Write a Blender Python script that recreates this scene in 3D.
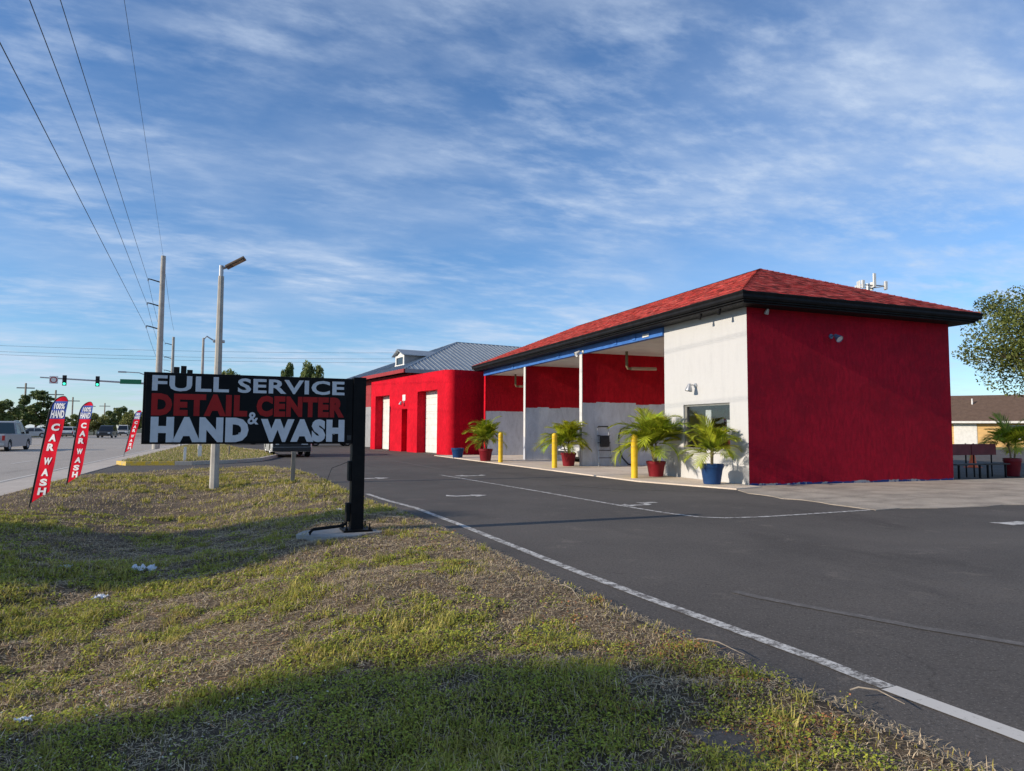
import bpy, bmesh, math, random
import numpy as np
from mathutils import Vector, Matrix
R = math.radians
random.seed(7)
for o in list(bpy.data.objects): bpy.data.objects.remove(o)
SC = bpy.context.scene
COL = SC.collection

# ------------------------------------------------------------------ camera
F, CX, CY, CAMH = 682.0, 512.0, 385.5, 1.45
YAW, PITCH, ROLL = R(-20.9), R(3.75), R(0.35)
cam_d = bpy.data.cameras.new('camera'); cam_d.sensor_width = 36; cam_d.lens = F/1024*36
cam_d.clip_start = 0.05; cam_d.clip_end = 4000
cam = bpy.data.objects.new('camera', cam_d); COL.objects.link(cam)
CM = Matrix.Rotation(YAW, 4, 'Z') @ Matrix.Rotation(R(90)+PITCH, 4, 'X') @ Matrix.Rotation(ROLL, 4, 'Z')
CM.translation = (0, 0, CAMH)
cam.matrix_world = CM
SC.camera = cam

# ------------------------------------------------------------------ sky, sun, exposure
SUN_EL, SUN_AZ = R(20.5), R(1.2)            # light travels towards +X, SUN_AZ towards +Y
to_sun = Vector((-math.cos(SUN_AZ)*math.cos(SUN_EL), -math.sin(SUN_AZ)*math.cos(SUN_EL), math.sin(SUN_EL)))
W = bpy.data.worlds.new('World'); SC.world = W; W.use_nodes = True
nt = W.node_tree; nt.nodes.clear()
def N(t, typ, **kw):
    n = t.nodes.new(typ)
    for k, v in kw.items():
        if k in ('op', 'operation'): n.operation = v
        elif k == 'inp':
            for a, b in v.items(): n.inputs[a].default_value = b
        else: setattr(n, k, v)
    return n
def L(t, a, b): t.links.new(a, b)
out = N(nt, 'ShaderNodeOutputWorld'); bg = N(nt, 'ShaderNodeBackground'); bg.inputs[1].default_value = 0.15
sky = N(nt, 'ShaderNodeTexSky', sky_type='NISHITA', sun_disc=False)
sky.sun_elevation = SUN_EL; sky.sun_rotation = math.atan2(to_sun.x, to_sun.y)
sky.altitude = 0; sky.air_density = 1.05; sky.dust_density = 0.0; sky.ozone_density = 6.8
tc = N(nt, 'ShaderNodeTexCoord'); sep = N(nt, 'ShaderNodeSeparateXYZ'); L(nt, tc.outputs['Generated'], sep.inputs[0])
zc = N(nt, 'ShaderNodeMath', op='MAXIMUM', inp={1: 0.0}); L(nt, sep.outputs['Z'], zc.inputs[0])
za = N(nt, 'ShaderNodeMath', op='ADD', inp={1: 0.10}); L(nt, zc.outputs[0], za.inputs[0])
dx = N(nt, 'ShaderNodeMath', op='DIVIDE'); L(nt, sep.outputs['X'], dx.inputs[0]); L(nt, za.outputs[0], dx.inputs[1])
dy = N(nt, 'ShaderNodeMath', op='DIVIDE'); L(nt, sep.outputs['Y'], dy.inputs[0]); L(nt, za.outputs[0], dy.inputs[1])
cmb = N(nt, 'ShaderNodeCombineXYZ'); L(nt, dx.outputs[0], cmb.inputs[0]); L(nt, dy.outputs[0], cmb.inputs[1])
def cloud(rot, sc, scale, detail, rough, dist, loc=(0, 0, 0)):
    m = N(nt, 'ShaderNodeMapping'); m.inputs['Rotation'].default_value = (0, 0, rot); m.inputs['Scale'].default_value = sc
    m.inputs['Location'].default_value = loc
    L(nt, cmb.outputs[0], m.inputs[0])
    n = N(nt, 'ShaderNodeTexNoise', inp={'Scale': scale, 'Detail': detail, 'Roughness': rough, 'Distortion': dist}); L(nt, m.outputs[0], n.inputs['Vector'])
    return n.outputs[0]
def ramp(t, src, a, b):
    m = N(t, 'ShaderNodeMapRange', interpolation_type='SMOOTHSTEP', inp={'From Min': a, 'From Max': b}); L(t, src, m.inputs['Value']); return m.outputs[0]
def mth(t, op, a, b):
    m = N(t, 'ShaderNodeMath', op=op)
    for i, v in enumerate((a, b)):
        if isinstance(v, (int, float)): m.inputs[i].default_value = v
        else: L(t, v, m.inputs[i])
    return m.outputs[0]
c1 = ramp(nt, cloud(R(28), (0.55, 1.15, 1), 1.9, 12, 0.60, 0.08, (6.6, 2.3, 0)), 0.40, 0.74)    # wispy streaks
c2 = ramp(nt, cloud(R(-15), (1, 1.2, 1), 0.75, 5, 0.55, 0.15, (2.9, 8.8, 0)), 0.33, 0.62)        # where the veils lie
c3 = ramp(nt, cloud(R(-30), (0.9, 1.5, 1), 6.0, 10, 0.60, 0.06, (0.3, 7, 0)), 0.40, 0.80)        # mackerel flecks
c4 = ramp(nt, cloud(R(10), (0.8, 1.0, 1), 0.9, 8, 0.55, 0.2, (8.3, 2.1, 0)), 0.35, 0.75)        # thin even veil
cl = mth(nt, 'MULTIPLY', mth(nt, 'ADD', mth(nt, 'MULTIPLY', c1, 0.75), mth(nt, 'MULTIPLY', c3, 0.52)), mth(nt, 'ADD', mth(nt, 'MULTIPLY', c2, 0.80), 0.12))
cl = mth(nt, 'ADD', cl, mth(nt, 'MULTIPLY', c4, 0.30))
cl = mth(nt, 'MINIMUM', mth(nt, 'MULTIPLY', cl, 0.95), 0.80)
mx = N(nt, 'ShaderNodeMix', data_type='RGBA'); L(nt, cl, mx.inputs['Factor']); L(nt, sky.outputs[0], mx.inputs['A'])
mx.inputs['B'].default_value = (3.7, 4.4, 5.5, 1)
L(nt, mx.outputs['Result'], bg.inputs[0]); L(nt, bg.outputs[0], out.inputs[0])

sun_d = bpy.data.lights.new('sun', 'SUN'); sun_d.energy = 4.7; sun_d.angle = R(0.53); sun_d.color = (1.0, 0.875, 0.71)
sun = bpy.data.objects.new('sun', sun_d); COL.objects.link(sun); sun.location = to_sun*60
sun.rotation_euler = to_sun.to_track_quat('Z', 'Y').to_euler()
SC.view_settings.view_transform = 'Standard'; SC.view_settings.look = 'None'
SC.view_settings.gamma = 1.0; SC.view_settings.exposure = 0.14; SC.view_settings.use_curve_mapping = False

# ------------------------------------------------------------------ pixel -> place
def ray(px, py):
    return (CM.to_3x3() @ Vector(((px-CX)/F, (CY-py)/F, -1.0))).normalized()
def gp(px, py, z=0.0):                       # where the sight line meets the level z
    d = ray(px, py); t = (z-CAMH)/d.z; return Vector((d.x*t, d.y*t, z))
def at_y(px, py, Y):                         # where the sight line meets the upright plane Y
    d = ray(px, py); t = Y/d.y; return Vector((d.x*t, Y, CAMH+d.z*t))
def at_x(px, py, X):
    d = ray(px, py); t = X/d.x; return Vector((X, d.y*t, CAMH+d.z*t))

# ------------------------------------------------------------------ materials
MATS = {}
def newmat(name):
    m = bpy.data.materials.new(name); m.use_nodes = True; t = m.node_tree
    p = t.nodes['Principled BSDF']; MATS[name] = m
    return m, t, p
def rgba(c): return (c[0], c[1], c[2], 1)
def mixc(t, fac, a, b, blend='MIX'):
    m = N(t, 'ShaderNodeMix', data_type='RGBA', blend_type=blend)
    for k, v in (('A', a), ('B', b)):
        if isinstance(v, tuple): m.inputs[k].default_value = rgba(v)
        else: L(t, v, m.inputs[k])
    if isinstance(fac, (int, float)): m.inputs['Factor'].default_value = fac
    else: L(t, fac, m.inputs['Factor'])
    return m.outputs['Result']
def noise(t, scale, detail=5, rough=0.55, dist=0, stretch=None, coord='Object', loc=None):
    tcn = N(t, 'ShaderNodeTexCoord'); v = tcn.outputs[coord]
    if stretch or loc:
        mp = N(t, 'ShaderNodeMapping'); mp.inputs['Scale'].default_value = stretch or (1, 1, 1)
        if loc: mp.inputs['Location'].default_value = loc
        L(t, v, mp.inputs[0]); v = mp.outputs[0]
    n = N(t, 'ShaderNodeTexNoise', inp={'Scale': scale, 'Detail': detail, 'Roughness': rough, 'Distortion': dist}); L(t, v, n.inputs['Vector'])
    return n.outputs[0]
def bump(t, p, h, strength, dist=0.01):
    b = N(t, 'ShaderNodeBump', inp={'Strength': strength, 'Distance': dist}); L(t, h, b.inputs['Height']); L(t, b.outputs[0], p.inputs['Normal'])
def mat(name, c, c2=None, rough=0.75, scale=3.0, lo=0.35, hi=0.7, bs=None, bstr=0.3, bdist=0.01, metal=0.0, stretch=None, spec=0.4, coord='Object', fine=None):
    m, t, p = newmat(name)
    p.inputs['Roughness'].default_value = rough; p.inputs['Metallic'].default_value = metal; p.inputs['Specular IOR Level'].default_value = spec
    if c2:
        col = mixc(t, ramp(t, noise(t, scale, 6, 0.6, 0.2, stretch, coord), lo, hi), c, c2)
        if fine: col = mixc(t, ramp(t, noise(t, fine, 4, 0.6, 0, None, coord), 0.3, 0.75), col, tuple(0.75*v for v in c))
        L(t, col, p.inputs['Base Color'])
        r = N(t, 'ShaderNodeMapRange', inp={'To Min': max(0, rough-0.1), 'To Max': min(1, rough+0.1)}); L(t, noise(t, scale*2.3, 3, 0.5, 0, None, coord), r.inputs[0]); L(t, r.outputs[0], p.inputs['Roughness'])
    else: p.inputs['Base Color'].default_value = rgba(c)
    if bs: bump(t, p, noise(t, bs, 5, 0.6, 0, None, coord), bstr, bdist)
    return m
def attr_mat(name, rough=0.8, trans=0.0, spec=0.2, bs=None):
    m, t, p = newmat(name)
    a = N(t, 'ShaderNodeAttribute', attribute_name='Col'); L(t, a.outputs['Color'], p.inputs['Base Color'])
    p.inputs['Roughness'].default_value = rough; p.inputs['Specular IOR Level'].default_value = spec
    if bs: bump(t, p, noise(t, bs, 4), 0.4, 0.004)
    if trans:
        tr = N(t, 'ShaderNodeBsdfTranslucent'); L(t, a.outputs['Color'], tr.inputs[0])
        ms = N(t, 'ShaderNodeMixShader'); ms.inputs[0].default_value = trans
        L(t, p.outputs[0], ms.inputs[1]); L(t, tr.outputs[0], ms.inputs[2]); L(t, ms.outputs[0], t.nodes['Material Output'].inputs[0])
    return m

def zsplit(t, level, amp, step):             # ragged painted boundary: 1 above
    tcn = N(t, 'ShaderNodeTexCoord'); s = N(t, 'ShaderNodeSeparateXYZ'); L(t, tcn.outputs['Object'], s.inputs[0])
    sn = N(t, 'ShaderNodeVectorMath', op='SNAP', inp={1: (step, step, 100)}); L(t, tcn.outputs['Object'], sn.inputs[0])
    wn = N(t, 'ShaderNodeTexWhiteNoise', noise_dimensions='3D'); L(t, sn.outputs[0], wn.inputs['Vector'])
    off = mth(t, 'MULTIPLY', mth(t, 'SUBTRACT', wn.outputs['Value'], 0.5), amp)
    off2 = mth(t, 'MULTIPLY', mth(t, 'SUBTRACT', noise(t, 7, 4), 0.5), amp*0.4)
    z = mth(t, 'ADD', mth(t, 'ADD', s.outputs['Z'], off), off2)
    return ramp(t, z, level-0.008, level+0.008)

def red_paint(name, lite, dark, base_blue=False, gray_below=None, streak=0.5):
    m, t, p = newmat(name)
    roll = noise(t, 2.1, 7, 0.68, 1.2)
    fine = noise(t, 9, 5, 0.65, 0.3, (1, 1, 0.35))
    col = mixc(t, ramp(t, roll, 0.40, 0.60), dark, lite)
    col = mixc(t, mth(t, 'MULTIPLY', ramp(t, noise(t, 0.55, 4, 0.5, 0.2, (1, 1, 1.4), loc=(2.7, 1.3, 4)), 0.44, 0.58), 0.45), col, tuple(min(.8, 1.35*v) for v in lite))
    col = mixc(t, mth(t, 'MULTIPLY', ramp(t, noise(t, 1.0, 6, 0.7, 0.2, (7, 7, 0.35), loc=(1, 2, 3)), 0.52, 0.78), 0.35), col, tuple(0.55*v+.01 for v in dark))
    col = mixc(t, ramp(t, fine, 0.35, 0.8), col, tuple(0.82*v for v in dark))
    p.inputs['Roughness'].default_value = 0.8; p.inputs['Specular IOR Level'].default_value = 0.10
    if gray_below:
        g = mixc(t, ramp(t, noise(t, 1.6, 7, 0.65, 0.4, (2.5, 2.5, 0.8)), 0.35, 0.75), gray_below, tuple(0.78*v for v in gray_below))
        g = mixc(t, ramp(t, noise(t, 5, 5, 0.7), 0.55, 0.8), g, tuple(min(0.8, 1.25*v) for v in gray_below))
        col = mixc(t, zsplit(t, 2.57, 0.09, 0.62), g, col)
    if base_blue:
        tcn = N(t, 'ShaderNodeTexCoord'); s = N(t, 'ShaderNodeSeparateXYZ'); L(t, tcn.outputs['Object'], s.inputs[0])
        zz = mth(t, 'ADD', s.outputs['Z'], mth(t, 'MULTIPLY', mth(t, 'SUBTRACT', noise(t, 1.3, 5, 0.7), 0.5), 0.22))
        bl = mixc(t, ramp(t, noise(t, 2.2, 4), 0.5, 0.54), (0.02, 0.06, 0.22), (0.42, 0.42, 0.42))
        col = mixc(t, ramp(t, zz, 0.05, 0.07), bl, col)
    L(t, col, p.inputs['Base Color'])
    h = mth(t, 'ADD', noise(t, 55, 6, 0.7), mth(t, 'MULTIPLY', noise(t, 7, 4, 0.6), 1.5))
    bump(t, p, h, 0.9, 0.018)
    return m

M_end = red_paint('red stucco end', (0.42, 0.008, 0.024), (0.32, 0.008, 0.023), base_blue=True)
M_bay = red_paint('red over grey bay wall', (0.50, 0.008, 0.018), (0.42, 0.007, 0.016), gray_below=(0.66, 0.68, 0.73))
M_red = red_paint('bright red stucco', (0.60, 0.006, 0.020), (0.50, 0.005, 0.017))
def white_wall():
    m, t, p = newmat('white stucco')
    col = mixc(t, ramp(t, noise(t, 1.4, 6, 0.65, 0.3, (3, 3, 0.6)), 0.4, 0.8), (0.52, 0.52, 0.52), (0.48, 0.482, 0.485))
    col = mixc(t, ramp(t, noise(t, 6, 6, 0.7), 0.62, 0.78), col, (0.42, 0.40, 0.38))
    L(t, col, p.inputs['Base Color']); p.inputs['Roughness'].default_value = 0.85; p.inputs['Specular IOR Level'].default_value = 0.15
    bump(t, p, mth(t, 'ADD', noise(t, 60, 6, 0.7), noise(t, 8, 4, 0.6)), 0.6, 0.01); return m
M_white = white_wall()
def post_mat():
    m, t, p = newmat('white post grey foot')
    col = mixc(t, zsplit(t, 1.15, 0.1, 0.5), (0.45, 0.47, 0.52), (0.62, 0.61, 0.59))
    col = mixc(t, ramp(t, noise(t, 8, 6, 0.7), 0.6, 0.72), col, (0.5, 0.5, 0.52)); L(t, col, p.inputs['Base Color']); return m
M_post = post_mat()
M_black = mat('black paint', (0.008, 0.008, 0.009), (0.014, 0.014, 0.015), 0.6, 4, bs=30, bstr=0.1, spec=0.12)
M_blackgloss = mat('black gloss metal', (0.005, 0.005, 0.006), (0.009, 0.009, 0.010), 0.5, 6, spec=0.12)
M_blue = mat('blue beam paint', (0.035, 0.13, 0.42), (0.05, 0.17, 0.50), 0.5, 3, bs=20, bstr=0.2)
M_soffit = mat('ceiling white', (0.75, 0.73, 0.68), (0.66, 0.64, 0.60), 0.85, 1.5)
M_concrete = mat('concrete pavement', (0.74, 0.62, 0.50), (0.58, 0.48, 0.39), 0.9, 0.9, bs=35, bstr=0.25, fine=14)
M_walk = mat('concrete sidewalk', (0.58, 0.51, 0.43), (0.46, 0.40, 0.34), 0.9, 0.5, bs=30, bstr=0.25, fine=9)
M_pole = mat('concrete pole', (0.42, 0.40, 0.36), (0.33, 0.31, 0.28), 0.85, 3, bs=40, bstr=0.3)
M_wood = mat('weathered wood', (0.33, 0.28, 0.22), (0.22, 0.18, 0.14), 0.9, 6, stretch=(4, 4, 0.5), bs=40)
M_yellow = mat('yellow paint', (0.78, 0.52, 0.02), (0.66, 0.41, 0.015), 0.45, 5, bs=25, bstr=0.1)
M_curbyel = mat('worn yellow curb paint', (0.70, 0.46, 0.03), (0.45, 0.36, 0.18), 0.8, 6, bs=30)
M_potred = mat('dark red pot', (0.20, 0.010, 0.018), (0.15, 0.008, 0.014), 0.5, 6, spec=.25)
M_potblue = mat('blue pot', (0.012, 0.05, 0.16), (0.010, 0.04, 0.12), 0.5, 6, spec=.25)
M_soil = mat('potting soil', (0.05, 0.035, 0.025), (0.09, 0.06, 0.04), 0.95, 25, bs=60, bstr=0.8)
M_metal = mat('galvanised steel', (0.45, 0.46, 0.47), (0.36, 0.37, 0.38), 0.45, 8, metal=0.7)
M_roofmetal = mat('grey metal roof', (0.30, 0.34, 0.38), (0.25, 0.285, 0.32), 0.42, 2, metal=0.45)
M_trim = mat('off-white trim', (0.72, 0.71, 0.68), (0.62, 0.61, 0.58), 0.6, 4)
M_door = mat('white roll-up door', (0.70, 0.69, 0.66), (0.60, 0.59, 0.56), 0.6, 3)
M_letterw = mat('white vinyl lettering', (0.60, 0.62, 0.66), (0.54, 0.56, 0.60), 0.5, 8, spec=0.2)
M_letterr = mat('red vinyl lettering', (0.36, 0.014, 0.014), (0.28, 0.012, 0.013), 0.5, 3, spec=0.2)
M_signface = mat('black sign face', (0.004, 0.005, 0.007), (0.008, 0.009, 0.011), 0.5, 3, spec=0.12)
M_flagred = mat('red banner fabric', (0.72, 0.008, 0.03), (0.64, 0.007, 0.026), 0.8, 8, spec=.1)
M_flagblue = mat('blue banner fabric', (0.03, 0.09, 0.42), (0.025, 0.075, 0.36), 0.7, 8)
M_flagwhite = mat('white banner print', (0.82, 0.82, 0.82), None, 0.7)
M_tyre = mat('tyre rubber', (0.014, 0.014, 0.014), (0.022, 0.022, 0.022), 0.85, 12)
M_rim = mat('alloy rim', (0.42, 0.43, 0.44), (0.34, 0.35, 0.36), 0.35, 8, metal=0.8)
M_carglass = mat('dark car glass', (0.012, 0.015, 0.018), None, 0.06, spec=0.8)
M_plastic = mat('dark plastic', (0.02, 0.02, 0.022), (0.032, 0.032, 0.034), 0.6, 10)
M_tail = mat('tail lamp red', (0.35, 0.012, 0.012), None, 0.25)
M_lens = mat('lamp lens', (0.6, 0.62, 0.64), None, 0.15, spec=0.7)
M_plate = mat('number plate', (0.7, 0.7, 0.68), None, 0.5)
M_bark = mat('bark', (0.14, 0.10, 0.075), (0.09, 0.065, 0.05), 0.95, 6, stretch=(3, 3, 0.6), bs=18, bstr=0.7, bdist=0.03)
M_litter = mat('white litter', (0.72, 0.74, 0.78), (0.6, 0.62, 0.66), 0.8, 18, bs=30)
M_housew = mat('tan house wall', (0.66, 0.42, 0.17), (0.58, 0.36, 0.14), 0.85, 2, bs=20)
M_houser = mat('brown shingle roof', (0.15, 0.10, 0.075), (0.10, 0.065, 0.05), 0.95, 3, stretch=(1, 1, 1), bs=14, bstr=0.5, fine=9)
M_orange = mat('orange plastic', (0.75, 0.12, 0.03), None, 0.5)
M_bench = mat('maroon painted board', (0.16, 0.02, 0.028), (0.11, 0.015, 0.02), 0.6, 5)
M_greensign = mat('green street sign', (0.01, 0.16, 0.07), None, 0.4)
M_gravel = mat('worn grey asphalt apron', (0.52, 0.44, 0.35), (0.20, 0.172, 0.14), 0.97, 1.3, 0.32, 0.70, bs=22, bstr=0.9, bdist=0.03, stretch=(0.8, 1.1, 1), fine=26)
M_gray = mat('grey plaster', (0.30, 0.30, 0.31), (0.24, 0.24, 0.25), 0.85, 2, bs=30)
M_darkred = mat('maroon plaster', (0.30, 0.03, 0.035), (0.24, 0.025, 0.03), 0.8, 2, bs=30)
def glow(name, c, s):
    m, t, p = newmat(name); p.inputs['Base Color'].default_value = rgba(c); p.inputs['Emission Color'].default_value = rgba(c); p.inputs['Emission Strength'].default_value = s; return m
M_go = glow('green signal lens', (0.05, 0.75, 0.42), 2.0)
def glass():
    m, t, p = newmat('window glass'); tr = N(t, 'ShaderNodeBsdfTransparent'); tr.inputs[0].default_value = (.88, .90, .90, 1)
    gs = N(t, 'ShaderNodeBsdfGlossy'); gs.inputs['Roughness'].default_value = .02
    ms = N(t, 'ShaderNodeMixShader'); ms.inputs[0].default_value = .10; L(t, tr.outputs[0], ms.inputs[1]); L(t, gs.outputs[0], ms.inputs[2])
    L(t, ms.outputs[0], t.nodes['Material Output'].inputs[0]); return m
M_glass = glass()
def asphalt(name, c, c2, stain, scale=0.35):
    m, t, p = newmat(name)
    col = mixc(t, ramp(t, noise(t, scale, 7, 0.62, 0.5), 0.35, 0.72), c, c2)
    col = mixc(t, ramp(t, noise(t, scale*1.7, 6, 0.6, 0.8, (1.0, 0.35, 1), loc=(5, 2, 0)), 0.55, 0.8), col, tuple(0.72*v for v in c))
    col = mixc(t, ramp(t, noise(t, 1.6, 9, 0.75, 0.4, loc=(9, 1, 0)), 0.55, 0.82), col, stain)
    sp = ramp(t, noise(t, 55, 2, 0.8), 0.54, 0.68); col = mixc(t, mth(t, 'MULTIPLY', sp, 0.75), col, tuple(min(.6, 2.4*v) for v in c))
    sp2 = ramp(t, noise(t, 32, 3, 0.8, 0, None, 'Object', (3, 8, 1)), 0.50, 0.66); col = mixc(t, mth(t, 'MULTIPLY', sp2, 0.6), col, tuple(.45*v for v in c))
    sp3 = ramp(t, noise(t, 7, 6, 0.75, 0, None, 'Object', (1, 4, 2)), 0.40, 0.75); col = mixc(t, mth(t, 'MULTIPLY', sp3, 0.5), col, tuple(1.35*v for v in c))
    tcv = N(t, 'ShaderNodeTexCoord'); wv = N(t, 'ShaderNodeVectorMath', op='ADD'); L(t, tcv.outputs['Object'], wv.inputs[0])
    nz = N(t, 'ShaderNodeTexNoise', inp={'Scale': 1.3, 'Detail': 5.0}); L(t, tcv.outputs['Object'], nz.inputs['Vector']); L(t, nz.outputs['Color'], wv.inputs[1])
    vo = N(t, 'ShaderNodeTexVoronoi', feature='DISTANCE_TO_EDGE', inp={'Scale': 0.23}); L(t, wv.outputs[0], vo.inputs['Vector'])
    crk = mth(t, 'MULTIPLY', mth(t, 'SUBTRACT', 1.0, ramp(t, vo.outputs['Distance'], 0.0006, 0.0028)), ramp(t, noise(t, 0.5, 3), 0.50, 0.58))
    col = mixc(t, mth(t, 'MULTIPLY', crk, 0.3), col, tuple(.3*v for v in c))
    L(t, col, p.inputs['Base Color'])
    p.inputs['Specular IOR Level'].default_value = 0.12
    rr = N(t, 'ShaderNodeMapRange', inp={'To Min': 0.72, 'To Max': 0.95}); L(t, noise(t, 1.1, 5), rr.inputs[0]); L(t, rr.outputs[0], p.inputs['Roughness'])
    bump(t, p, mth(t, 'ADD', noise(t, 120, 4, 0.7), mth(t, 'MULTIPLY', noise(t, 3, 4), 0.6)), 0.6, 0.006)
    return m
M_lot = asphalt('parking asphalt', (0.092, 0.083, 0.075), (0.128, 0.114, 0.101), (0.25, 0.215, 0.18))
M_road = asphalt('road asphalt', (0.36, 0.32, 0.275), (0.42, 0.375, 0.32), (0.46, 0.41, 0.35), 0.15)
def worn_paint(name, c, under, lo, hi, sc=9):
    m, t, p = newmat(name)
    f = ramp(t, mth(t, 'ADD', mth(t, 'MULTIPLY', noise(t, sc, 7, 0.75), 0.7), mth(t, 'MULTIPLY', noise(t, sc*9, 4, 0.7), 0.3)), lo, hi)
    L(t, mixc(t, f, under, c), p.inputs['Base Color']); p.inputs['Roughness'].default_value = 0.85; return m
M_line = worn_paint('white line paint', (0.58, 0.56, 0.52), (0.12, 0.108, 0.096), 0.43, 0.57)
M_linenew = worn_paint('fresh white line paint', (0.56, 0.53, 0.48), (0.20, 0.18, 0.155), 0.34, 0.46)
M_linefaint = worn_paint('faded line paint', (0.22, 0.20, 0.18), (0.10, 0.09, 0.081), 0.46, 0.68)
M_mark = worn_paint('faded arrow paint', (0.58, 0.56, 0.52), (0.15, 0.133, 0.12), 0.40, 0.56, 5)
def ground_mat():
    m, t, p = newmat('dry lawn soil')
    a = N(t, 'ShaderNodeAttribute', attribute_name='Col')
    col = mixc(t, ramp(t, noise(t, 14, 6, 0.75), 0.3, 0.7), a.outputs['Color'], (0.10, 0.075, 0.052))
    col = mixc(t, mth(t, 'MULTIPLY', ramp(t, noise(t, 60, 5, 0.8), 0.5, 0.75), 0.5), col, (0.42, 0.33, 0.23))
    L(t, col, p.inputs['Base Color']); p.inputs['Roughness'].default_value = 0.95; p.inputs['Specular IOR Level'].default_value = 0.15
    bump(t, p, mth(t, 'ADD', noise(t, 40, 6, 0.75), noise(t, 9, 5, 0.7)), 1.0, 0.05); return m
M_ground = ground_mat()
M_far = mat('far ground', (0.07, 0.08, 0.035), (0.14, 0.12, 0.07), 0.95, 0.08, fine=0.5)
M_leaf = attr_mat('leaf', 0.55, 0.3, 0.35)
M_grass = attr_mat('grass blades', 0.7, 0.3, 0.2)
M_shingle = attr_mat('red asphalt shingle', 0.95, 0, 0.08, bs=40)

# ------------------------------------------------------------------ mesh builder
def link(o, parent=None):
    COL.objects.link(o)
    if parent: o.parent = parent
    return o
def smooth(me, angle=40):
    me.polygons.foreach_set('use_smooth', [True]*len(me.polygons))
    try: me.set_sharp_from_angle(angle=R(angle))
    except Exception: pass
class MB:
    def __init__(s): s.v = []; s.f = []
    def add(s, vs, fs, m=None):
        k = len(s.v); s.v += [tuple(m @ Vector(p)) if m else tuple(p) for p in vs]; s.f += [tuple(i+k for i in f) for f in fs]; return s
    def box(s, x0, x1, y0, y1, z0, z1, m=None):
        vs = [(x, y, z) for z in (z0, z1) for y in (y0, y1) for x in (x0, x1)]
        return s.add(vs, [(0, 2, 3, 1), (4, 5, 7, 6), (0, 1, 5, 4), (2, 6, 7, 3), (0, 4, 6, 2), (1, 3, 7, 5)], m)
    def bbox(s, x0, x1, y0, y1, z0, z1, b=0.01, m=None):       # bevelled box
        bm = bmesh.new()
        vs = [bm.verts.new((x, y, z)) for z in (z0, z1) for y in (y0, y1) for x in (x0, x1)]
        for f in [(0, 2, 3, 1), (4, 5, 7, 6), (0, 1, 5, 4), (2, 6, 7, 3), (0, 4, 6, 2), (1, 3, 7, 5)]: bm.faces.new([vs[i] for i in f])
        bmesh.ops.bevel(bm, geom=bm.edges[:], offset=b, segments=2, affect='EDGES', profile=0.6)
        bm.verts.index_update()
        s.add([v.co[:] for v in bm.verts], [[v.index for v in f.verts] for f in bm.faces], m); bm.free(); return s
    def tube(s, pts, r, n=8, cap=True, m=None):
        pts = [Vector(p) for p in pts]; rs = r if isinstance(r, (list, tuple)) else [r]*len(pts)
        vs = []; fs = []; up = Vector((0.013, 0.021, 1)).normalized()
        for i, p in enumerate(pts):
            d = (pts[min(i+1, len(pts)-1)]-pts[max(i-1, 0)]).normalized()
            a = d.cross(up)
            if a.length < 0.05: a = d.cross(Vector((1, 0, 0)))
            a.normalize(); b = d.cross(a)
            for k in range(n):
                t = 2*math.pi*k/n; vs.append(p+(a*math.cos(t)+b*math.sin(t))*rs[i])
        for i in range(len(pts)-1):
            for k in range(n): fs.append((i*n+k, i*n+(k+1) % n, (i+1)*n+(k+1) % n, (i+1)*n+k))
        if cap: fs.append(tuple(range(n))[::-1]); fs.append(tuple((len(pts)-1)*n+k for k in range(n)))
        return s.add(vs, fs, m)
    def lathe(s, prof, n=20, m=None, cap=False):               # [(r,z)...]
        vs = []; fs = []
        for r, z in prof:
            for k in range(n): t = 2*math.pi*k/n; vs.append((r*math.cos(t), r*math.sin(t), z))
        for i in range(len(prof)-1):
            for k in range(n): fs.append((i*n+k, i*n+(k+1) % n, (i+1)*n+(k+1) % n, (i+1)*n+k))
        if cap: fs.append(tuple(range(n))[::-1]); fs.append(tuple((len(prof)-1)*n+k for k in range(n)))
        return s.add(vs, fs, m)
    def prism(s, poly, z0, z1, m=None):                         # polygon in xy extruded in z
        n = len(poly); vs = [(x, y, z0) for x, y in poly]+[(x, y, z1) for x, y in poly]
        fs = [tuple(range(n))[::-1], tuple(range(n, 2*n))]+[(i, (i+1) % n, n+(i+1) % n, n+i) for i in range(n)]
        return s.add(vs, fs, m)
    def mesh(s, name, mt, sm=None):
        me = bpy.data.meshes.new(name); me.from_pydata(s.v, [], s.f); me.update()
        bm = bmesh.new(); bm.from_mesh(me); bmesh.ops.recalc_face_normals(bm, faces=bm.faces); bm.to_mesh(me); bm.free()
        me.materials.append(MATS[mt] if isinstance(mt, str) else mt)
        if sm: smooth(me, sm)
        return me
    def build(s, name, mt, parent=None, sm=None, loc=None):
        o = bpy.data.objects.new(name, s.mesh(name, mt, sm)); link(o, parent)
        if loc is not None: o.location = loc
        return o
YZ = Matrix(((0, 0, 1, 0), (1, 0, 0, 0), (0, 1, 0, 0), (0, 0, 0, 1)))   # prism xy -> yz, z -> x
XZ = Matrix(((1, 0, 0, 0), (0, 0, 1, 0), (0, 1, 0, 0), (0, 0, 0, 1)))   # prism xy -> xz, z -> y
def tag(o, label=None, cat=None, group=None, kind=None):
    if label: o['label'] = label
    if cat: o['category'] = cat
    if group: o['group'] = group
    if kind: o['kind'] = kind
    return o
def thing(name, label, cat, loc=(0, 0, 0), rz=0, group=None):
    o = bpy.data.objects.new(name, None); o.empty_display_size = 0.3; COL.objects.link(o)
    o.location = loc; o.rotation_euler = (0, 0, rz); return tag(o, label, cat, group)
def copy_tree(o, parent=None):
    c = o.copy(); link(c, parent)
    for ch in [x for x in bpy.data.objects if x.parent == o]: copy_tree(ch, c)
    return c
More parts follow.
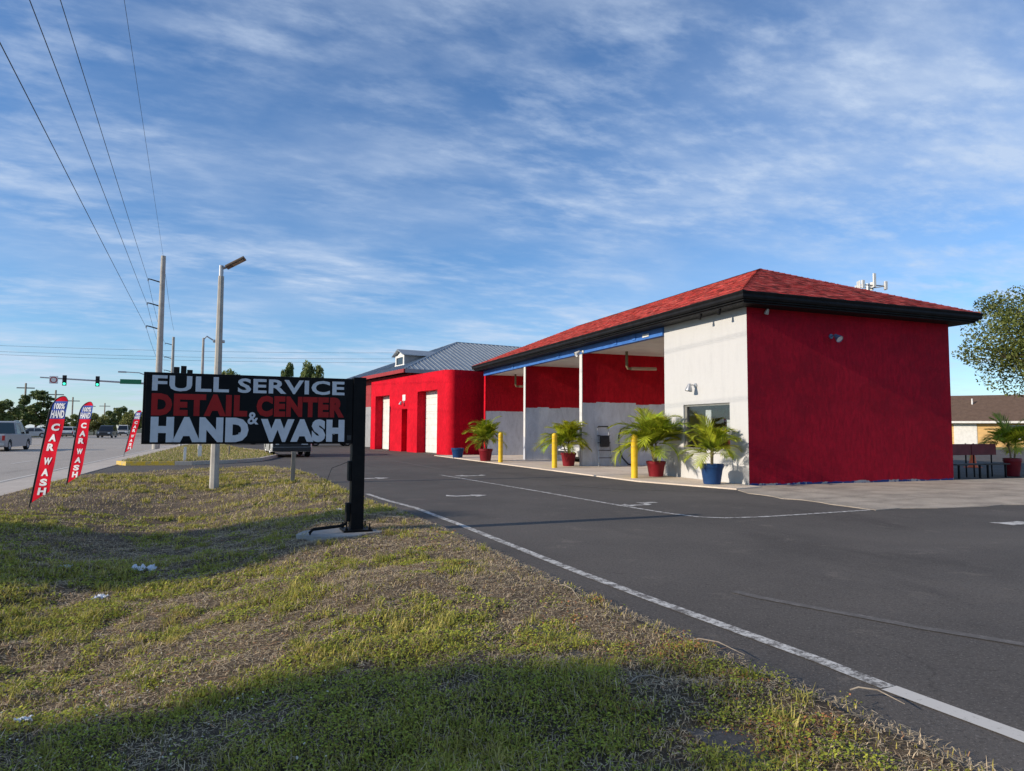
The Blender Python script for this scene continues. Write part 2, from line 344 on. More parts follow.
def npmesh(name, v, f, mt, col=None, parent=None, sm=False):
    me = bpy.data.meshes.new(name); v = np.asarray(v, np.float32); f = np.asarray(f, np.int32); k = f.shape[1]
    me.vertices.add(len(v)); me.vertices.foreach_set('co', v.ravel())
    me.loops.add(f.size); me.loops.foreach_set('vertex_index', f.ravel())
    me.polygons.add(len(f)); me.polygons.foreach_set('loop_start', np.arange(0, f.size, k, dtype=np.int32))
    try: me.polygons.foreach_set('loop_total', np.full(len(f), k, np.int32))
    except Exception: pass
    me.update(calc_edges=True)
    if col is not None:
        a = me.color_attributes.new('Col', 'FLOAT_COLOR', 'POINT'); c = np.ones((len(v), 4), np.float32); c[:, :3] = col
        a.data.foreach_set('color', c.ravel())
    me.materials.append(mt)
    me.polygons.foreach_set('use_smooth', np.full(len(f), bool(sm)))
    if parent == 'mesh': return me
    o = bpy.data.objects.new(name, me); return link(o, parent)
def vnoise(x, y, sc, seed=0):
    x = np.asarray(x)*sc+seed*17.3; y = np.asarray(y)*sc+seed*9.1
    xi = np.floor(x); yi = np.floor(y); fx = x-xi; fy = y-yi; fx = fx*fx*(3-2*fx); fy = fy*fy*(3-2*fy)
    h = lambda a, b: np.modf(np.abs(np.sin(a*127.1+b*311.7+seed*3.7)*43758.5453))[0]
    return (h(xi, yi)*(1-fx)+h(xi+1, yi)*fx)*(1-fy)+(h(xi, yi+1)*(1-fx)+h(xi+1, yi+1)*fx)*fy
def fbm(x, y, sc, seed=0, o=4):
    s = 0; a = 0.5
    for i in range(o): s = s+a*vnoise(x, y, sc*2**i, seed+i); a *= 0.5
    return s/(1-0.5**o)
FONT = bpy.data.fonts.load('<builtin>') if False else None
def text_mesh(txt, w, h, depth=0.006, bold=0.02, space=1.0):
    """lettering fitted to w x h in the xz plane, centred, front towards -y"""
    cu = bpy.data.curves.new('lettering', 'FONT'); cu.body = txt; cu.size = 1; cu.offset = bold; cu.extrude = 0.05; cu.space_character = space; cu.resolution_u = 3
    o = bpy.data.objects.new('lettering', cu); COL.objects.link(o)
    dg = bpy.context.evaluated_depsgraph_get(); me = bpy.data.meshes.new_from_object(o.evaluated_get(dg))
    bpy.data.objects.remove(o); bpy.data.curves.remove(cu)
    n = len(me.vertices); c = np.empty(n*3, np.float32); me.vertices.foreach_get('co', c); c = c.reshape(-1, 3)
    mn, mxx = c.min(0), c.max(0); c = (c-(mn+mxx)/2)/(mxx-mn)
    q = np.stack([c[:, 0]*w, -c[:, 2]*depth, c[:, 1]*h], 1)
    me.vertices.foreach_set('co', q.astype(np.float32).ravel()); me.update(); me.materials.clear(); return me
def text(name, txt, w, h, mt, parent, loc, depth=0.006, bold=0.02, space=1.0):
    me = text_mesh(txt, w, h, depth, bold, space); me.materials.append(mt)
    o = bpy.data.objects.new(name, me); link(o, parent); o.location = loc; return o

# ================================================================== SETTING
def sheet(name, poly, z, mt, t=0.0, parent=None, kind='structure'):
    b = MB()
    if t: b.prism(poly, z-t, z)
    else: b.add([(x, y, z) for x, y in poly], [tuple(range(len(poly)))])
    o = b.build(name, mt, parent)
    if not parent: tag(o, kind=kind)
    return o
ZG = -0.4
sheet('ground', [(-1500, -1500), (1500, -1500), (1500, 2500), (-1500, 2500)], ZG, M_far)
sheet('road', [(-31, -60), (-5.95, -60), (-5.95, 600), (-31, 600)], -0.10, M_road, 0.29)
sheet('cross_street', [(-300, 74), (160, 74), (160, 88), (-300, 88)], -0.094, M_road, 0.28)
sheet('parking_lot', [(2.55, -25), (70, -25), (70, 73.7), (-4.82, 73.7), (-4.82, 22.8), (1.0, 22.8), (1.7, 20)], 0.0, M_lot, 0.38)
sheet('sidewalk', [(-5.75, -60), (-4.83, -60), (-4.83, 73.7), (-5.75, 73.7)], 0.02, M_walk, 0.3)
sheet('curb', [(-5.94, -60), (-5.76, -60), (-5.76, 73.7), (-5.94, 73.7)], 0.015, M_walk, 0.3)
sheet('median_ground', [(-75, 89), (-31.2, 89), (-31.2, 400), (-75, 400)], -0.02, M_far, 0.3)
sheet('roadside_ground', [(-75, -60), (-31.2, -60), (-31.2, 73.5), (-75, 73.5)], -0.02, M_far, 0.3)
sheet('verge_beyond_crossing', [(-5.9, 89), (60, 89), (60, 400), (-5.9, 400)], -0.02, M_far, 0.3)
sheet('pavement_slab', [(11.35, 14.0), (12.44, 14.35), (12.44, 37.2), (9.6, 37.2), (10.35, 17.0)], 0.035, M_concrete, 0.2)
sheet('bay_floor', [(12.46, 18.8), (21.4, 18.8), (21.4, 37.0), (12.46, 37.0)], 0.03, mat('bay concrete', (.72, .63, .52), (.58, .50, .41), .9, 1.0, bs=30), 0.2)
rng = random.Random(5)
def wob(a, b, n, amp):
    return [(a[0]+(b[0]-a[0])*i/n+rng.uniform(-amp, amp), a[1]+(b[1]-a[1])*i/n+rng.uniform(-amp, amp)) for i in range(n)]
ap = [(11.3, 13.9)]+wob((10.9, 13.0), (10.9, 9.9), 8, 0.12)+wob((11.0, 9.6), (27, 8.5), 24, 0.10)+[(27, 14.8), (12.4, 14.8)]
sheet('apron', ap, 0.012, M_gravel, 0.05)
sheet('far_lawn_strip', [(24, 46), (70, 40), (70, 52), (24, 58)], 0.012, mat('lawn strip', (0.10, 0.13, 0.03), (0.20, 0.18, 0.07), 0.95, 0.6), 0.05)

# painted lines
def strip(name, pts, w, mt, z=0.006):
    b = MB(); n = len(pts); vs = []
    for i, p in enumerate(pts):
        p = Vector(p); d = (Vector(pts[min(i+1, n-1)])-Vector(pts[max(i-1, 0)])).normalized(); q = Vector((-d.y, d.x))*w/2
        vs += [(p.x+q.x, p.y+q.y, z), (p.x-q.x, p.y-q.y, z)]
    b.add(vs, [(2*i, 2*i+1, 2*i+3, 2*i+2) for i in range(n-1)]); o = b.build(name, mt); tag(o, kind='structure'); return o
def gl(*pp): return [tuple(gp(x, y).xy) for x, y in pp]
strip('edge_line', gl((888, 688), (820, 661), (740, 632), (660, 603), (580, 573), (510, 545), (455, 523), (415, 508), (385, 500), (367, 494)), 0.11, M_line)
strip('edge_line', gl((1060, 752), (1010, 733), (950, 711), (889, 688.5)), 0.13, M_linenew)
strip('lane_line', gl((440, 475), (470, 480), (530, 490), (590, 500.5), (640, 509), (672, 514), (700, 517.3), (725, 518.2), (760, 517.2), (800, 514.8), (850, 511.5), (880, 509.5)), 0.10, M_line)
strip('old_line', gl((735, 592), (760, 598), (840, 613), (920, 628), (1000, 641), (1040, 648)), 0.10, M_linefaint)
strip('old_line', gl((560, 485), (620, 489), (690, 491), (740, 492)), 0.08, M_linefaint)
strip('lane_line', gl((395, 461), (420, 465.5), (440, 469)), 0.09, M_linefaint)
def mark(px, py, k=1.0, flip=1, kind=0):
    c = gp(px, py)
    if kind == 0: P = [(-.55, -.12), (.1, -.10), (.1, -.32), (.6, .05), (.1, .42), (.1, .14), (-.5, .12), (-.75, .45), (-.85, .1)]
    else: P = [(-.45, -.2), (.5, -.12), (.42, .2), (-.1, .16), (-.5, .25)]
    tag(MB().add([(c.x+flip*a*k*.85, c.y+b*k, 0.007) for a, b in P], [tuple(range(len(P)))]).build('arrow_marking', M_mark), kind='structure')
mark(471, 496, 0.75); mark(374, 478.5, 0.95); mark(468, 476, 0.9, -1); mark(634, 505.5, 0.62, -1); mark(648, 503, .5, 1, 1)
mark(1016, 523.5, .8, 1, 1)
for k in range(26):                          # lane dashes and edge lines on the road
    for X in (-9.4, -13.0, -20.2, -23.8):
        Y = 8+k*12.0+(X % 3)
        if 70 < Y < 90 or Y > 300: continue
        strip('lane_dash', [(X, Y), (X, Y+3)], 0.13, M_linenew, -0.094)
for X in (-6.6, -16.6, -30.4): strip('road_line', [(X, -20), (X, 72)], 0.13, M_linenew, -0.094)
for X in (-16.4,): strip('road_line', [(X-.35, -20), (X-.35, 72)], 0.12, mat('yellow line', (0.5, 0.33, 0.03), None, 0.8), -0.093)

# grass verge -----------------------------------------------------------------
def lerp_tab(tab, y):
    xs = [a for a, b in tab]; return np.interp(y, xs, [b for a, b in tab])
VR = [(-10, 3.02), (2.5, 3.0), (5, 2.82), (8, 2.72), (10.5, 2.62), (13, 2.4), (15, 2.15), (18, 2.05), (22, 1.95), (25, 1.5), (27, 0.75), (28, 0.2)]
VL = [(-10, -4.82), (23.2, -4.82), (24.2, -4.3), (25, -3.4), (26.5, -1.2), (27.6, 0.0), (28, 0.15)]
def swale(x, y):
    d = -0.34*np.exp(-((x+1.3)/1.7)**2)*np.clip((22-y)/6, 0, 1)
    edge = np.clip(np.minimum(lerp_tab(VR, y)-x, x+4.82)/0.5, 0, 1)
    return 0.022+d+edge*(0.10*(fbm(x, y, 0.6, 3)-0.5)+0.10*(fbm(x, y, 2.6, 8)-0.42))
def green(x, y):
    g = fbm(x, y, 0.5, 21, 3)*0.4+fbm(x, y, 1.7, 31, 3)*0.35+fbm(x, y, 5.5, 37, 2)*0.25
    return np.clip((g-0.445)/0.16, 0, 1)
ys = np.concatenate([np.arange(-8, 1, 0.4), np.arange(1, 14, 0.08), np.arange(14, 28.01, 0.2)]); nx = 90
vv = []; 
for y in ys:
    r = lerp_tab(VR, y)+0.10*(fbm(np.array([3.3]), np.array([y]), 1.8, 5)[0]-0.5)+0.09*(fbm(np.array([1.3]), np.array([y]), 7, 6)[0]-0.5)
    l = lerp_tab(VL, y); x = l+(r-l)*np.linspace(0, 1, nx); z = swale(x, np.full(nx, y))
    z[0] = -0.05 if y > 23 else 0.025; z[-1] = -0.03
    vv.append(np.stack([x, np.full(nx, y), z], 1))
vv = np.array(vv); ny = len(ys)
idx = np.arange(ny*nx).reshape(ny, nx)
ff = np.stack([idx[:-1, :-1], idx[:-1, 1:], idx[1:, 1:], idx[1:, :-1]], -1).reshape(-1, 4)
P = vv.reshape(-1, 3); g = green(P[:, 0], P[:, 1])[:, None]; dd = fbm(P[:, 0], P[:, 1], 2.2, 44)[:, None]
gc = (np.array([0.26, 0.195, 0.135])*(0.6+0.8*dd))*(1-g)+np.array([0.09, 0.075, 0.04])*g  # darker soil under green grass paints shade into the gaps between blades
verge = npmesh('grass_verge', P, ff, M_ground, gc, sm=True); tag(verge, kind='structure')

def grass_mesh(name, x, y, z, ln, wd, az, lean, curl, col, parent=None):
    n = len(x); d = np.stack([np.cos(az), np.sin(az), 0*az], 1); s = np.stack([-np.sin(az), np.cos(az), 0*az], 1); up = np.array([0, 0, 1.0])
    b = np.stack([x, y, z], 1); l = ln[:, None]; w = wd[:, None]
    m1 = b+up*(l*0.55*np.cos(lean))[:, :]+d*(l*0.55*np.sin(lean)) if False else b+up*l*0.55*np.cos(lean)[:, None]+d*l*0.55*np.sin(lean)[:, None]
    l2 = (lean+curl)[:, None]; tip = m1+up*l*0.5*np.cos(l2)+d*l*0.5*np.sin(l2)
    v = np.stack([b-s*w, b+s*w, m1+s*w*0.8, m1-s*w*0.8, tip+s*w*.15, tip-s*w*.15], 1).reshape(-1, 3)
    k = np.arange(n)[:, None]*6; f = np.concatenate([k+np.array([[0, 1, 2, 3]]), k+np.array([[3, 2, 4, 5]])], 0)
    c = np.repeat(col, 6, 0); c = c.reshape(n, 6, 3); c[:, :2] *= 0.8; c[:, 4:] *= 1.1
    o = npmesh(name, v, f, M_grass, c.reshape(-1, 3), parent); return o
NR = np.random.default_rng(11)
def scatter(x0, x1, y0, y1, n):
    x = NR.uniform(x0, x1, n); y = NR.uniform(y0, y1, n)
    k = (x < lerp_tab(VR, y)+0.02) & (x > lerp_tab(VL, y)); return x[k], y[k]
def vis(x, y, pad=1.12):                     # only where the picture or a step aside can see
    c, s = math.cos(YAW), math.sin(YAW)
    fwd = -s*x*-1*-1; 
    zc = x*math.sin(-YAW)+y*math.cos(YAW); xc = x*math.cos(YAW)-y*math.sin(-YAW)
    return (zc > 1.2) & (np.abs(xc) < zc*0.751*pad+0.8)
sets = []
for (y0, y1, dens, wk) in ((1.0, 4.5, 4600, 1.0), (4.5, 8, 2900, 1.35), (8, 14, 1500, 1.9), (14, 28, 650, 2.8)):
    x, y = scatter(-4.82, 3.05, y0, y1, int(dens*7.9*(y1-y0))); k = vis(x, y); x, y = x[k], y[k]
    g = green(x, y); k = NR.random(len(x)) < 0.35+0.65*g; x, y, g = x[k], y[k], g[k]; sets.append((x, y, g, np.full(len(x), wk)))
x, y, g, wk = [np.concatenate([s[i] for s in sets]) for i in range(4)]
n = len(x); tall = np.clip((fbm(x, y, 0.9, 71)-0.45)*3, 0, 1)
ln = NR.uniform(0.018, 0.05, n)*(0.7+0.6*g+0.7*tall)*(0.8+0.25*wk); wd = NR.uniform(0.0014, 0.003, n)*wk
isdry = NR.random(n) > (0.18+0.48*g)
yel = NR.random((n, 1))
cg = np.array([0.28, 0.27, 0.042])*(1-yel)+np.array([0.60, 0.50, 0.12])*yel
cd = np.array([0.62, 0.49, 0.32])*(0.6+0.7*NR.random((n, 1)))
col = np.where(isdry[:, None], cd, cg)*(0.75+0.5*NR.random((n, 1)))
lean = NR.uniform(0.0, 0.8, n)+isdry*NR.uniform(0, 0.6, n)
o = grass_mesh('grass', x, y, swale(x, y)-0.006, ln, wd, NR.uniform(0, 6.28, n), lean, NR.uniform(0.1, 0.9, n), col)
tag(o, 'short patchy green and straw coloured grass on the verge', 'grass', kind='stuff')
# broad-leaved weeds: small leaves lying low
sets = []
for (y0, y1, dens, sk) in ((1.0, 4.5, 7000, 1.0), (4.5, 8, 3200, 1.35), (8, 15, 1100, 2.0)):
    x, y = scatter(-4.8, 3.0, y0, y1, int(dens*7.9*(y1-y0))); k = vis(x, y); x, y = x[k], y[k]
    pt = fbm(x, y, 2.4, 91, 3)*0.6+0.4*green(x, y); k = NR.random(len(x)) < np.clip((pt-0.34)*4.0, 0, 1); sets.append((x[k], y[k], np.full(k.sum(), sk)))
x, y, sk = [np.concatenate([s[i] for s in sets]) for i in range(3)]; n = len(x)
az = NR.uniform(0, 6.28, n); til = NR.uniform(-0.6, 0.6, n); sz = NR.uniform(0.0045, 0.010, n)*sk
d = np.stack([np.cos(az)*np.cos(til), np.sin(az)*np.cos(til), np.sin(til)], 1); s_ = np.stack([-np.sin(az), np.cos(az), NR.uniform(-.4, .4, n)], 1)
b = np.stack([x, y, swale(x, y)+NR.uniform(0.006, 0.03, n)+0.03*np.clip(fbm(x, y, 4.0, 17, 2)-.4, 0, 1)*2], 1); sz = sz[:, None]
v = np.stack([b-d*sz, b+s_*sz*.75, b+d*sz*1.1, b-s_*sz*.75], 1).reshape(-1, 3)
col = np.array([0.24, 0.30, 0.045])*(0.45+0.95*NR.random((n, 1)))+np.array([0.26, 0.19, 0.02])*NR.random((n, 1))
rust = (NR.random(n) < 0.55*np.clip((x-1.6)/1.2, 0, 1)*np.clip((fbm(x, y, 2.2, 63, 3)-.42)*6, 0, 1))[:, None]
col = np.where(rust, np.array([[.46, .20, .09]])*(.5+.8*NR.random((n, 1))), col)
o = npmesh('creeping_weed', v, np.arange(4*n).reshape(-1, 4), M_grass, np.repeat(col, 4, 0)); tag(o, 'low creeping green weeds among the verge grass', 'weed', kind='stuff')
# taller tufts standing out of the turf
tx_, ty_ = scatter(-4.7, 2.9, 1.2, 24, 5200); k = vis(tx_, ty_) & (NR.random(len(tx_)) < (0.10+0.9*green(tx_, ty_))*np.clip((fbm(tx_, ty_, 1.1, 57)-.38)*4, 0, 1)); tx_, ty_ = tx_[k], ty_[k]; m_ = 26
x = np.repeat(tx_, m_)+NR.normal(0, .03, len(tx_)*m_); y = np.repeat(ty_, m_)+NR.normal(0, .03, len(tx_)*m_); n = len(x); hh = np.repeat(NR.uniform(.05, .13, len(tx_)), m_)*NR.uniform(.5, 1.1, n)
tt_ = np.repeat(NR.random((len(tx_), 1)), m_, 0); col = (np.array([.23, .26, .035])*(1-tt_)+np.array([.62, .51, .16])*tt_)*(.55+.8*NR.random((n, 1)))
k = x < lerp_tab(VR, y)
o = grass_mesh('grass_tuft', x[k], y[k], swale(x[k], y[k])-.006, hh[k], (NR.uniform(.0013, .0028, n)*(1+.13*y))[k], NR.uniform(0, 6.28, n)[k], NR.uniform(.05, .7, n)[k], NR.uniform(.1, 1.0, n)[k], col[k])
tag(o, 'taller green tufts standing in the verge grass', 'grass', kind='stuff')
# dry thatch
x, y = scatter(-4.8, 3.0, 1.0, 12, 130000); k = vis(x, y) & (NR.random(len(x)) < 1.1-0.8*green(x, y)); x, y = x[k], y[k]; n = len(x)
az = NR.uniform(0, 6.28, n); d = np.stack([np.cos(az), np.sin(az), NR.uniform(-.15, .25, n)], 1)*NR.uniform(0.005, 0.022, (n, 1))*(1+.06*y[:, None]); s_ = np.stack([-np.sin(az), np.cos(az), 0*az], 1)*(NR.uniform(0.0008, 0.0018, (n, 1))*(1+0.14*y[:, None]))
b = np.stack([x, y, swale(x, y)+NR.uniform(0.003, 0.02, n)], 1)
v = np.stack([b-d-s_, b+d-s_, b+d+s_, b-d+s_], 1).reshape(-1, 3)
col = np.array([0.68, 0.54, 0.35])*(0.5+0.8*NR.random((n, 1)))*np.where(NR.random((n, 1)) > 0.92, np.array([[0.9, 0.6, 0.45]]), 1.0)
o = npmesh('dry_thatch', v, np.arange(4*n).reshape(-1, 4), M_grass, np.repeat(col, 4, 0)); tag(o, 'dry straw and dead leaf bits lying on the verge', 'straw', kind='stuff')
# tiny white flowers on stalks
fp = []
for k in range(230):
    px, py = NR.uniform(0, 330), NR.uniform(600, 765)
    if NR.random() < 0.6: px, py = NR.normal(120, 70), NR.normal(690, 35)
    p = gp(px, py)
    if -4.6 < p.x < 2.6 and vnoise(p.x, p.y, 2.0, 3) > 0.42: fp.append(p)
bf = MB(); bs = MB()
for p in fp:
    z = float(swale(np.array([p.x]), np.array([p.y]))[0]); h = NR.uniform(0.04, 0.13); r = NR.uniform(0.003, 0.0075)
    q = Vector((p.x+NR.uniform(-.03, .03), p.y+NR.uniform(-.03, .03), z+h))
    bf.lathe([(0.0005, .001), (r*.6, r*.35), (r, .0), (r*.5, -r*.4), (.0005, -r*.5)], 7, Matrix.Translation(q) @ Matrix.Rotation(NR.uniform(-.8, .8), 4, 'X') @ Matrix.Rotation(NR.uniform(-.8, .8), 4, 'Y'))
    bs.tube([(p.x, p.y, z-0.01), (p.x*.5+q.x*.5, p.y*.5+q.y*.5+.004, z+h*.55), q], 0.0012, 4, False)
o = bf.build('wild_flower', mat('petal white', (0.62, 0.58, 0.46), (0.5, 0.44, 0.32), 0.8, 60)); tag(o, 'tiny off-white wild flowers in the shaded grass', 'flower', kind='stuff')
st = bs.build('flower_stalk', mat('stalk', (0.10, 0.13, 0.04), None, 0.8)); tag(st, 'thin stalks of the wild flowers', 'stalk', kind='stuff')

# traffic island beyond the driveway --------------------------------------------
isl = [(-4.75, 30.6), (-4.4, 30.1), (-2.2, 30.0), (-0.6, 31.2), (0.4, 33.0), (1.2, 37), (1.0, 43), (-.6, 50), (-1.8, 60), (-2.6, 70), (-4.75, 70)]
sheet('grass_island', isl, 0.13, mat('island lawn', (0.28, 0.24, 0.10), (0.40, 0.32, 0.18), 0.95, 1.2, bs=12, bstr=1.0, bdist=0.06, fine=8), 0.4)
inside = lambda x, y: (y > 30.4) & (y < 58) & (x > -4.7) & (x < np.interp(y, [30, 31.2, 33, 37, 43, 50, 60], [-2.3, -.7, .3, 1.1, .9, -.7, -1.9]))
x = NR.uniform(-4.7, 1.2, 22000); y = 30+28*NR.random(22000)**1.6; k = inside(x, y); x, y = x[k], y[k]; n = len(x)
col = np.where(NR.random((n, 1)) > 0.45, np.array([[0.28, 0.29, 0.06]]), np.array([[0.52, 0.41, 0.24]]))*(0.7+0.6*NR.random((n, 1)))
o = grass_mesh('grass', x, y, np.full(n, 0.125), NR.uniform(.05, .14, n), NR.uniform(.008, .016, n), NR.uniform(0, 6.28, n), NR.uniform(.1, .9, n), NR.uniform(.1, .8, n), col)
tag(o, 'short grass on the island beyond the driveway', 'grass', kind='stuff')
nose = [(-4.9, 30.75), (-4.45, 29.95), (-2.75, 29.87), (-2.8, 30.04), (-4.38, 30.12), (-4.74, 30.7)]
tag(MB().prism(nose, -0.05, 0.155).build('curb', M_curbyel), 'yellow painted curb at the nose of the grass island', 'curb')
rest = [(-2.74, 29.87), (-2.14, 29.85), (-.5, 31.1), (.55, 33), (1.35, 37), (1.15, 43), (-.45, 50), (-.6, 50), (1.0, 43), (1.2, 37), (.4, 33), (-.6, 31.2), (-2.19, 30.01), (-2.79, 30.03)]
tag(MB().prism(rest, -0.05, 0.145).build('curb', M_walk), 'grey concrete curb along the lot side of the grass island', 'curb')

# ================================================================== CAR WASH
CWX, CWY = 12.46, 14.85; CW, CL, CH = 7.75, 22.2, 4.85
cw = thing('car_wash_building', 'red and white drive-through car wash with red hipped shingle roof', 'building', (CWX, CWY, 0))
MB().box(0.002, CW, -0.001, 0.2, 0.0, CH).build('end_wall', M_end, cw)['label'] = 'dark red stuccoed end wall'
wv0, wv1, wz0, wz1 = 0.75, 2.93, 0.90, 2.26
b = MB(); b.box(0, .2, 0.001, wv0, 0, CH-.002); b.box(0, .2, wv1, 3.95, 0, CH-.002); b.box(0, .2, wv0, wv1, 0, wz0); b.box(0, .2, wv0, wv1, wz1, CH-.002)
b.build('office_wall', M_white, cw)['label'] = 'white stuccoed front wall of the office'
b = MB(); b.box(CW-.2, CW-.001, .21, 3.94, 0, CH-.003); b.build('office_rear_wall', M_white, cw)
b = MB(); b.box(.21, CW-.21, 3.75, 3.94, 0, CH-.002); b.build('divider_wall', M_bay, cw)
MB().box(.21, 5, .21, 3.74, 0.02, 0.06).build('office_floor', M_concrete, cw)
MB().box(1.6, 1.7, .21, 3.74, 0.06, 4.5).build('office_partition', mat('office wall reflection tint', (0.22, 0.03, 0.035), (0.15, 0.03, 0.035), 0.8), cw)  # wall reddened so its colour imitates a red reflection in the pane
# window
win = MB()
fr = 0.06
win.box(.05, .15, wv0, wv0+fr, wz0, wz1).box(.05, .15, wv1-fr-.05, wv1, wz0, wz1).box(.05, .15, wv0+fr, wv1-fr-.05, wz1-fr, wz1).box(.05, .15, wv0+fr, wv1-fr-.05, wz0, wz0+fr)
wn = win.build('window_frame', mat('grey aluminium', (0.30, 0.29, 0.26), (0.25, 0.24, 0.22), 0.4, 8, metal=.4), cw)
MB().box(.095, .105, wv0+fr, wv1-fr-.05, wz0+fr, wz1-fr).build('pane', M_glass, wn)
MB().box(.112, .12, 1.72, 1.98, 1.1, 2.08).build('poster', mat('paper', (0.75, 0.74, 0.72), (0.6, 0.58, 0.55), .8, 9), wn)
MB().box(.112, .12, 0.98, 1.12, 1.2, 1.72, Matrix.Rotation(0.06, 4, 'X')).build('notice', MATS['paper'], wn)
MB().box(-.05, .05, wv0-.06, wv1+.06, wz0-.07, wz0).build('window_sill', M_white, cw)
# divider walls with white painted ends
DV = (9.81, 15.9, CL-.2)
for i, v in enumerate(DV):
    MB().box(0.0, CW, v, v+.2, 0.0, CH-.10).build('divider_wall', M_bay if i < 2 else M_bay, cw)
    if i < 2: MB().bbox(-.03, -.002, v-.015, v+.215, 0.0, 4.54, .006).build('wall_post', M_post, cw)
    else: MB().bbox(-.03, -.002, v-.05, v+.21, 0.0, 4.54, .006).build('wall_post', M_red, cw)
MB().box(-.06, .14, 3.96, CL-.002, 4.55, CH-.004).build('header_beam', M_blue, cw)
MB().box(CW-.2, CW-.01, 3.96, CL-.003, 4.55, CH-.004).build('rear_header_beam', M_blue, cw)
MB().box(.15, CW-.21, 3.96, CL-.21, 4.60, 4.66).build('bay_ceiling', M_soffit, cw)
for v in (5.6, 6.9, 11.9, 17.4): MB().bbox(-.085, -.062, v, v+.22, 4.60, CH-.01, .004).build('beam_bracket', M_blue, cw)
MB().bbox(-.083, -.062, 4.75, 5.15, 4.62, 4.72, .004).build('beam_plate', M_trim, cw)
# eave: fascia, gutter, soffit
OH = 0.56; FZ0, FZ1 = 4.87, 5.12; u0, u1, v0, v1 = -OH, CW+OH, -OH, CL+.35
b = MB()
for (a0, a1, c0, c1) in ((u0, u0+.04, v0, v1), (u1-.04, u1, v0, v1), (u0+.041, u1-.041, v0, v0+.04), (u0+.041, u1-.041, v1-.04, v1)): b.box(a0, a1, c0, c1, FZ0, FZ1)
b.build('fascia', M_black, cw)
b = MB()                                     # K-profile gutter round the eave
def gut(p, q, out):
    p, q, out = Vector(p), Vector(q), Vector(out)
    prof = [(0.002, FZ1-.02), (0.002, FZ0+.05), (.06, FZ0+.05), (.085, FZ0+.10), (.075, FZ0+.16), (.105, FZ1-.03), (.105, FZ1-.005), (.09, FZ1-.005)]
    vs = [(*(p+out*a+((p-q).normalized()*a)), z) for a, z in prof]+[(*(q+out*a+((q-p).normalized()*a)), z) for a, z in prof]
    n = len(prof); b.add(vs, [(i, i+1, n+i+1, n+i) for i in range(n-1)])
gut((u0, v0), (u0, v1), (-1, 0)); gut((u0, v0), (u1, v0), (0, -1)); gut((u1, v0), (u1, v1), (1, 0))
b.build('gutter', M_black, cw)
b = MB(); b.box(u0+.05, -.061, v0+.05, v1-.05, CH-.03, CH+.01).box(CW+.002, u1-.05, v0+.05, v1-.05, CH-.03, CH+.01).box(-.060, CW+.001, v0+.05, -.003, CH-.03, CH+.01); b.build('soffit', M_black, cw)
# hipped roof
RZ0, RZ1 = FZ1+.005, 7.08; hw = (u1-u0)/2; um = (u0+u1)/2; E = .04
A, B_, C_, D_ = (u0-E, v0-E), (u1+E, v0-E), (u1+E, v1+E), (u0-E, v1+E); rA, rB = (um, v0+hw), (um, v1-hw)
roof = MB().add([(*A, RZ0), (*B_, RZ0), (*C_, RZ0), (*D_, RZ0), (*rA, RZ1), (*rB, RZ1)], [(0, 1, 4), (1, 2, 5, 4), (2, 3, 5), (3, 0, 4, 5), (0, 3, 2, 1)]).build('roof', mat('roof underlay red', (0.22, 0.03, 0.03), None, .9), cw)
def shingles(e0, e1, r0, r1, name):
    e0, e1, r0, r1 = map(Vector, (e0, e1, r0, r1)); along = (e1-e0).normalized(); Lg = (e1-e0).length
    r0a, r1a = (r0-e0).dot(along), (r1-e0).dot(along); upv = (r0-e0)-along*r0a; H = upv.length; up = upv/H; nrm = along.cross(up)
    if nrm.z < 0: nrm = -nrm
    V = []; Fc = []; Cc = []; course = 0.14; k = 0; rr = random.Random(3); y = -0.03
    while y < H:
        y1 = min(y+course*1.06, H); x = -rr.uniform(0, .3); f = max(0, (y+.08))/H; lo, hi = r0a*f, Lg+(r1a-Lg)*f
        while x < hi:
            w = rr.choice((.12, .16, .20, .24, .28)); a, c = max(x, lo), min(x+w-.012, hi)
            if c-a > .03:
                t = .008+rr.uniform(0, .006); o = e0+along*a+up*y; dxv = along*(c-a); dyv = up*(y1-y); i = len(V)
                V += [o+nrm*.003, o+dxv+nrm*.003, o+nrm*t, o+dxv+nrm*t, o+dyv+dxv+nrm*.004, o+dyv+nrm*.004]
                Fc += [(i, i+1, i+3, i+2), (i+2, i+3, i+4, i+5)]
                s = rr.choice((.32, .5, .75, .9, 1.0, 1.1, 1.3)); big = float(vnoise(x*.7+e0.x, y*.7+e0.y*.3, 1, 2)); s *= .92+.16*big
                w2 = rr.random(); c0 = (.40*s, (.036+.05*w2)*s, (.030+.038*w2)*s)
                if rr.random() < .07: c0 = tuple(v*1.25+.02 for v in c0)
                Cc += [c0]*6
            x += w
        y += course
    return npmesh(name, V, Fc, M_shingle, np.array(Cc), roof)
pA, pB, pC, pD = [(*q, RZ0+.004) for q in (A, B_, C_, D_)]; qA, qB = (*rA, RZ1+.004), (*rB, RZ1+.004)
for a in ((pA, pB, qA, qA), (pD, pA, qB, qA), (pB, pC, qA, qB), (pC, pD, qB, qB)):
    tag(shingles(*a, 'shingle_covering'), kind='stuff')
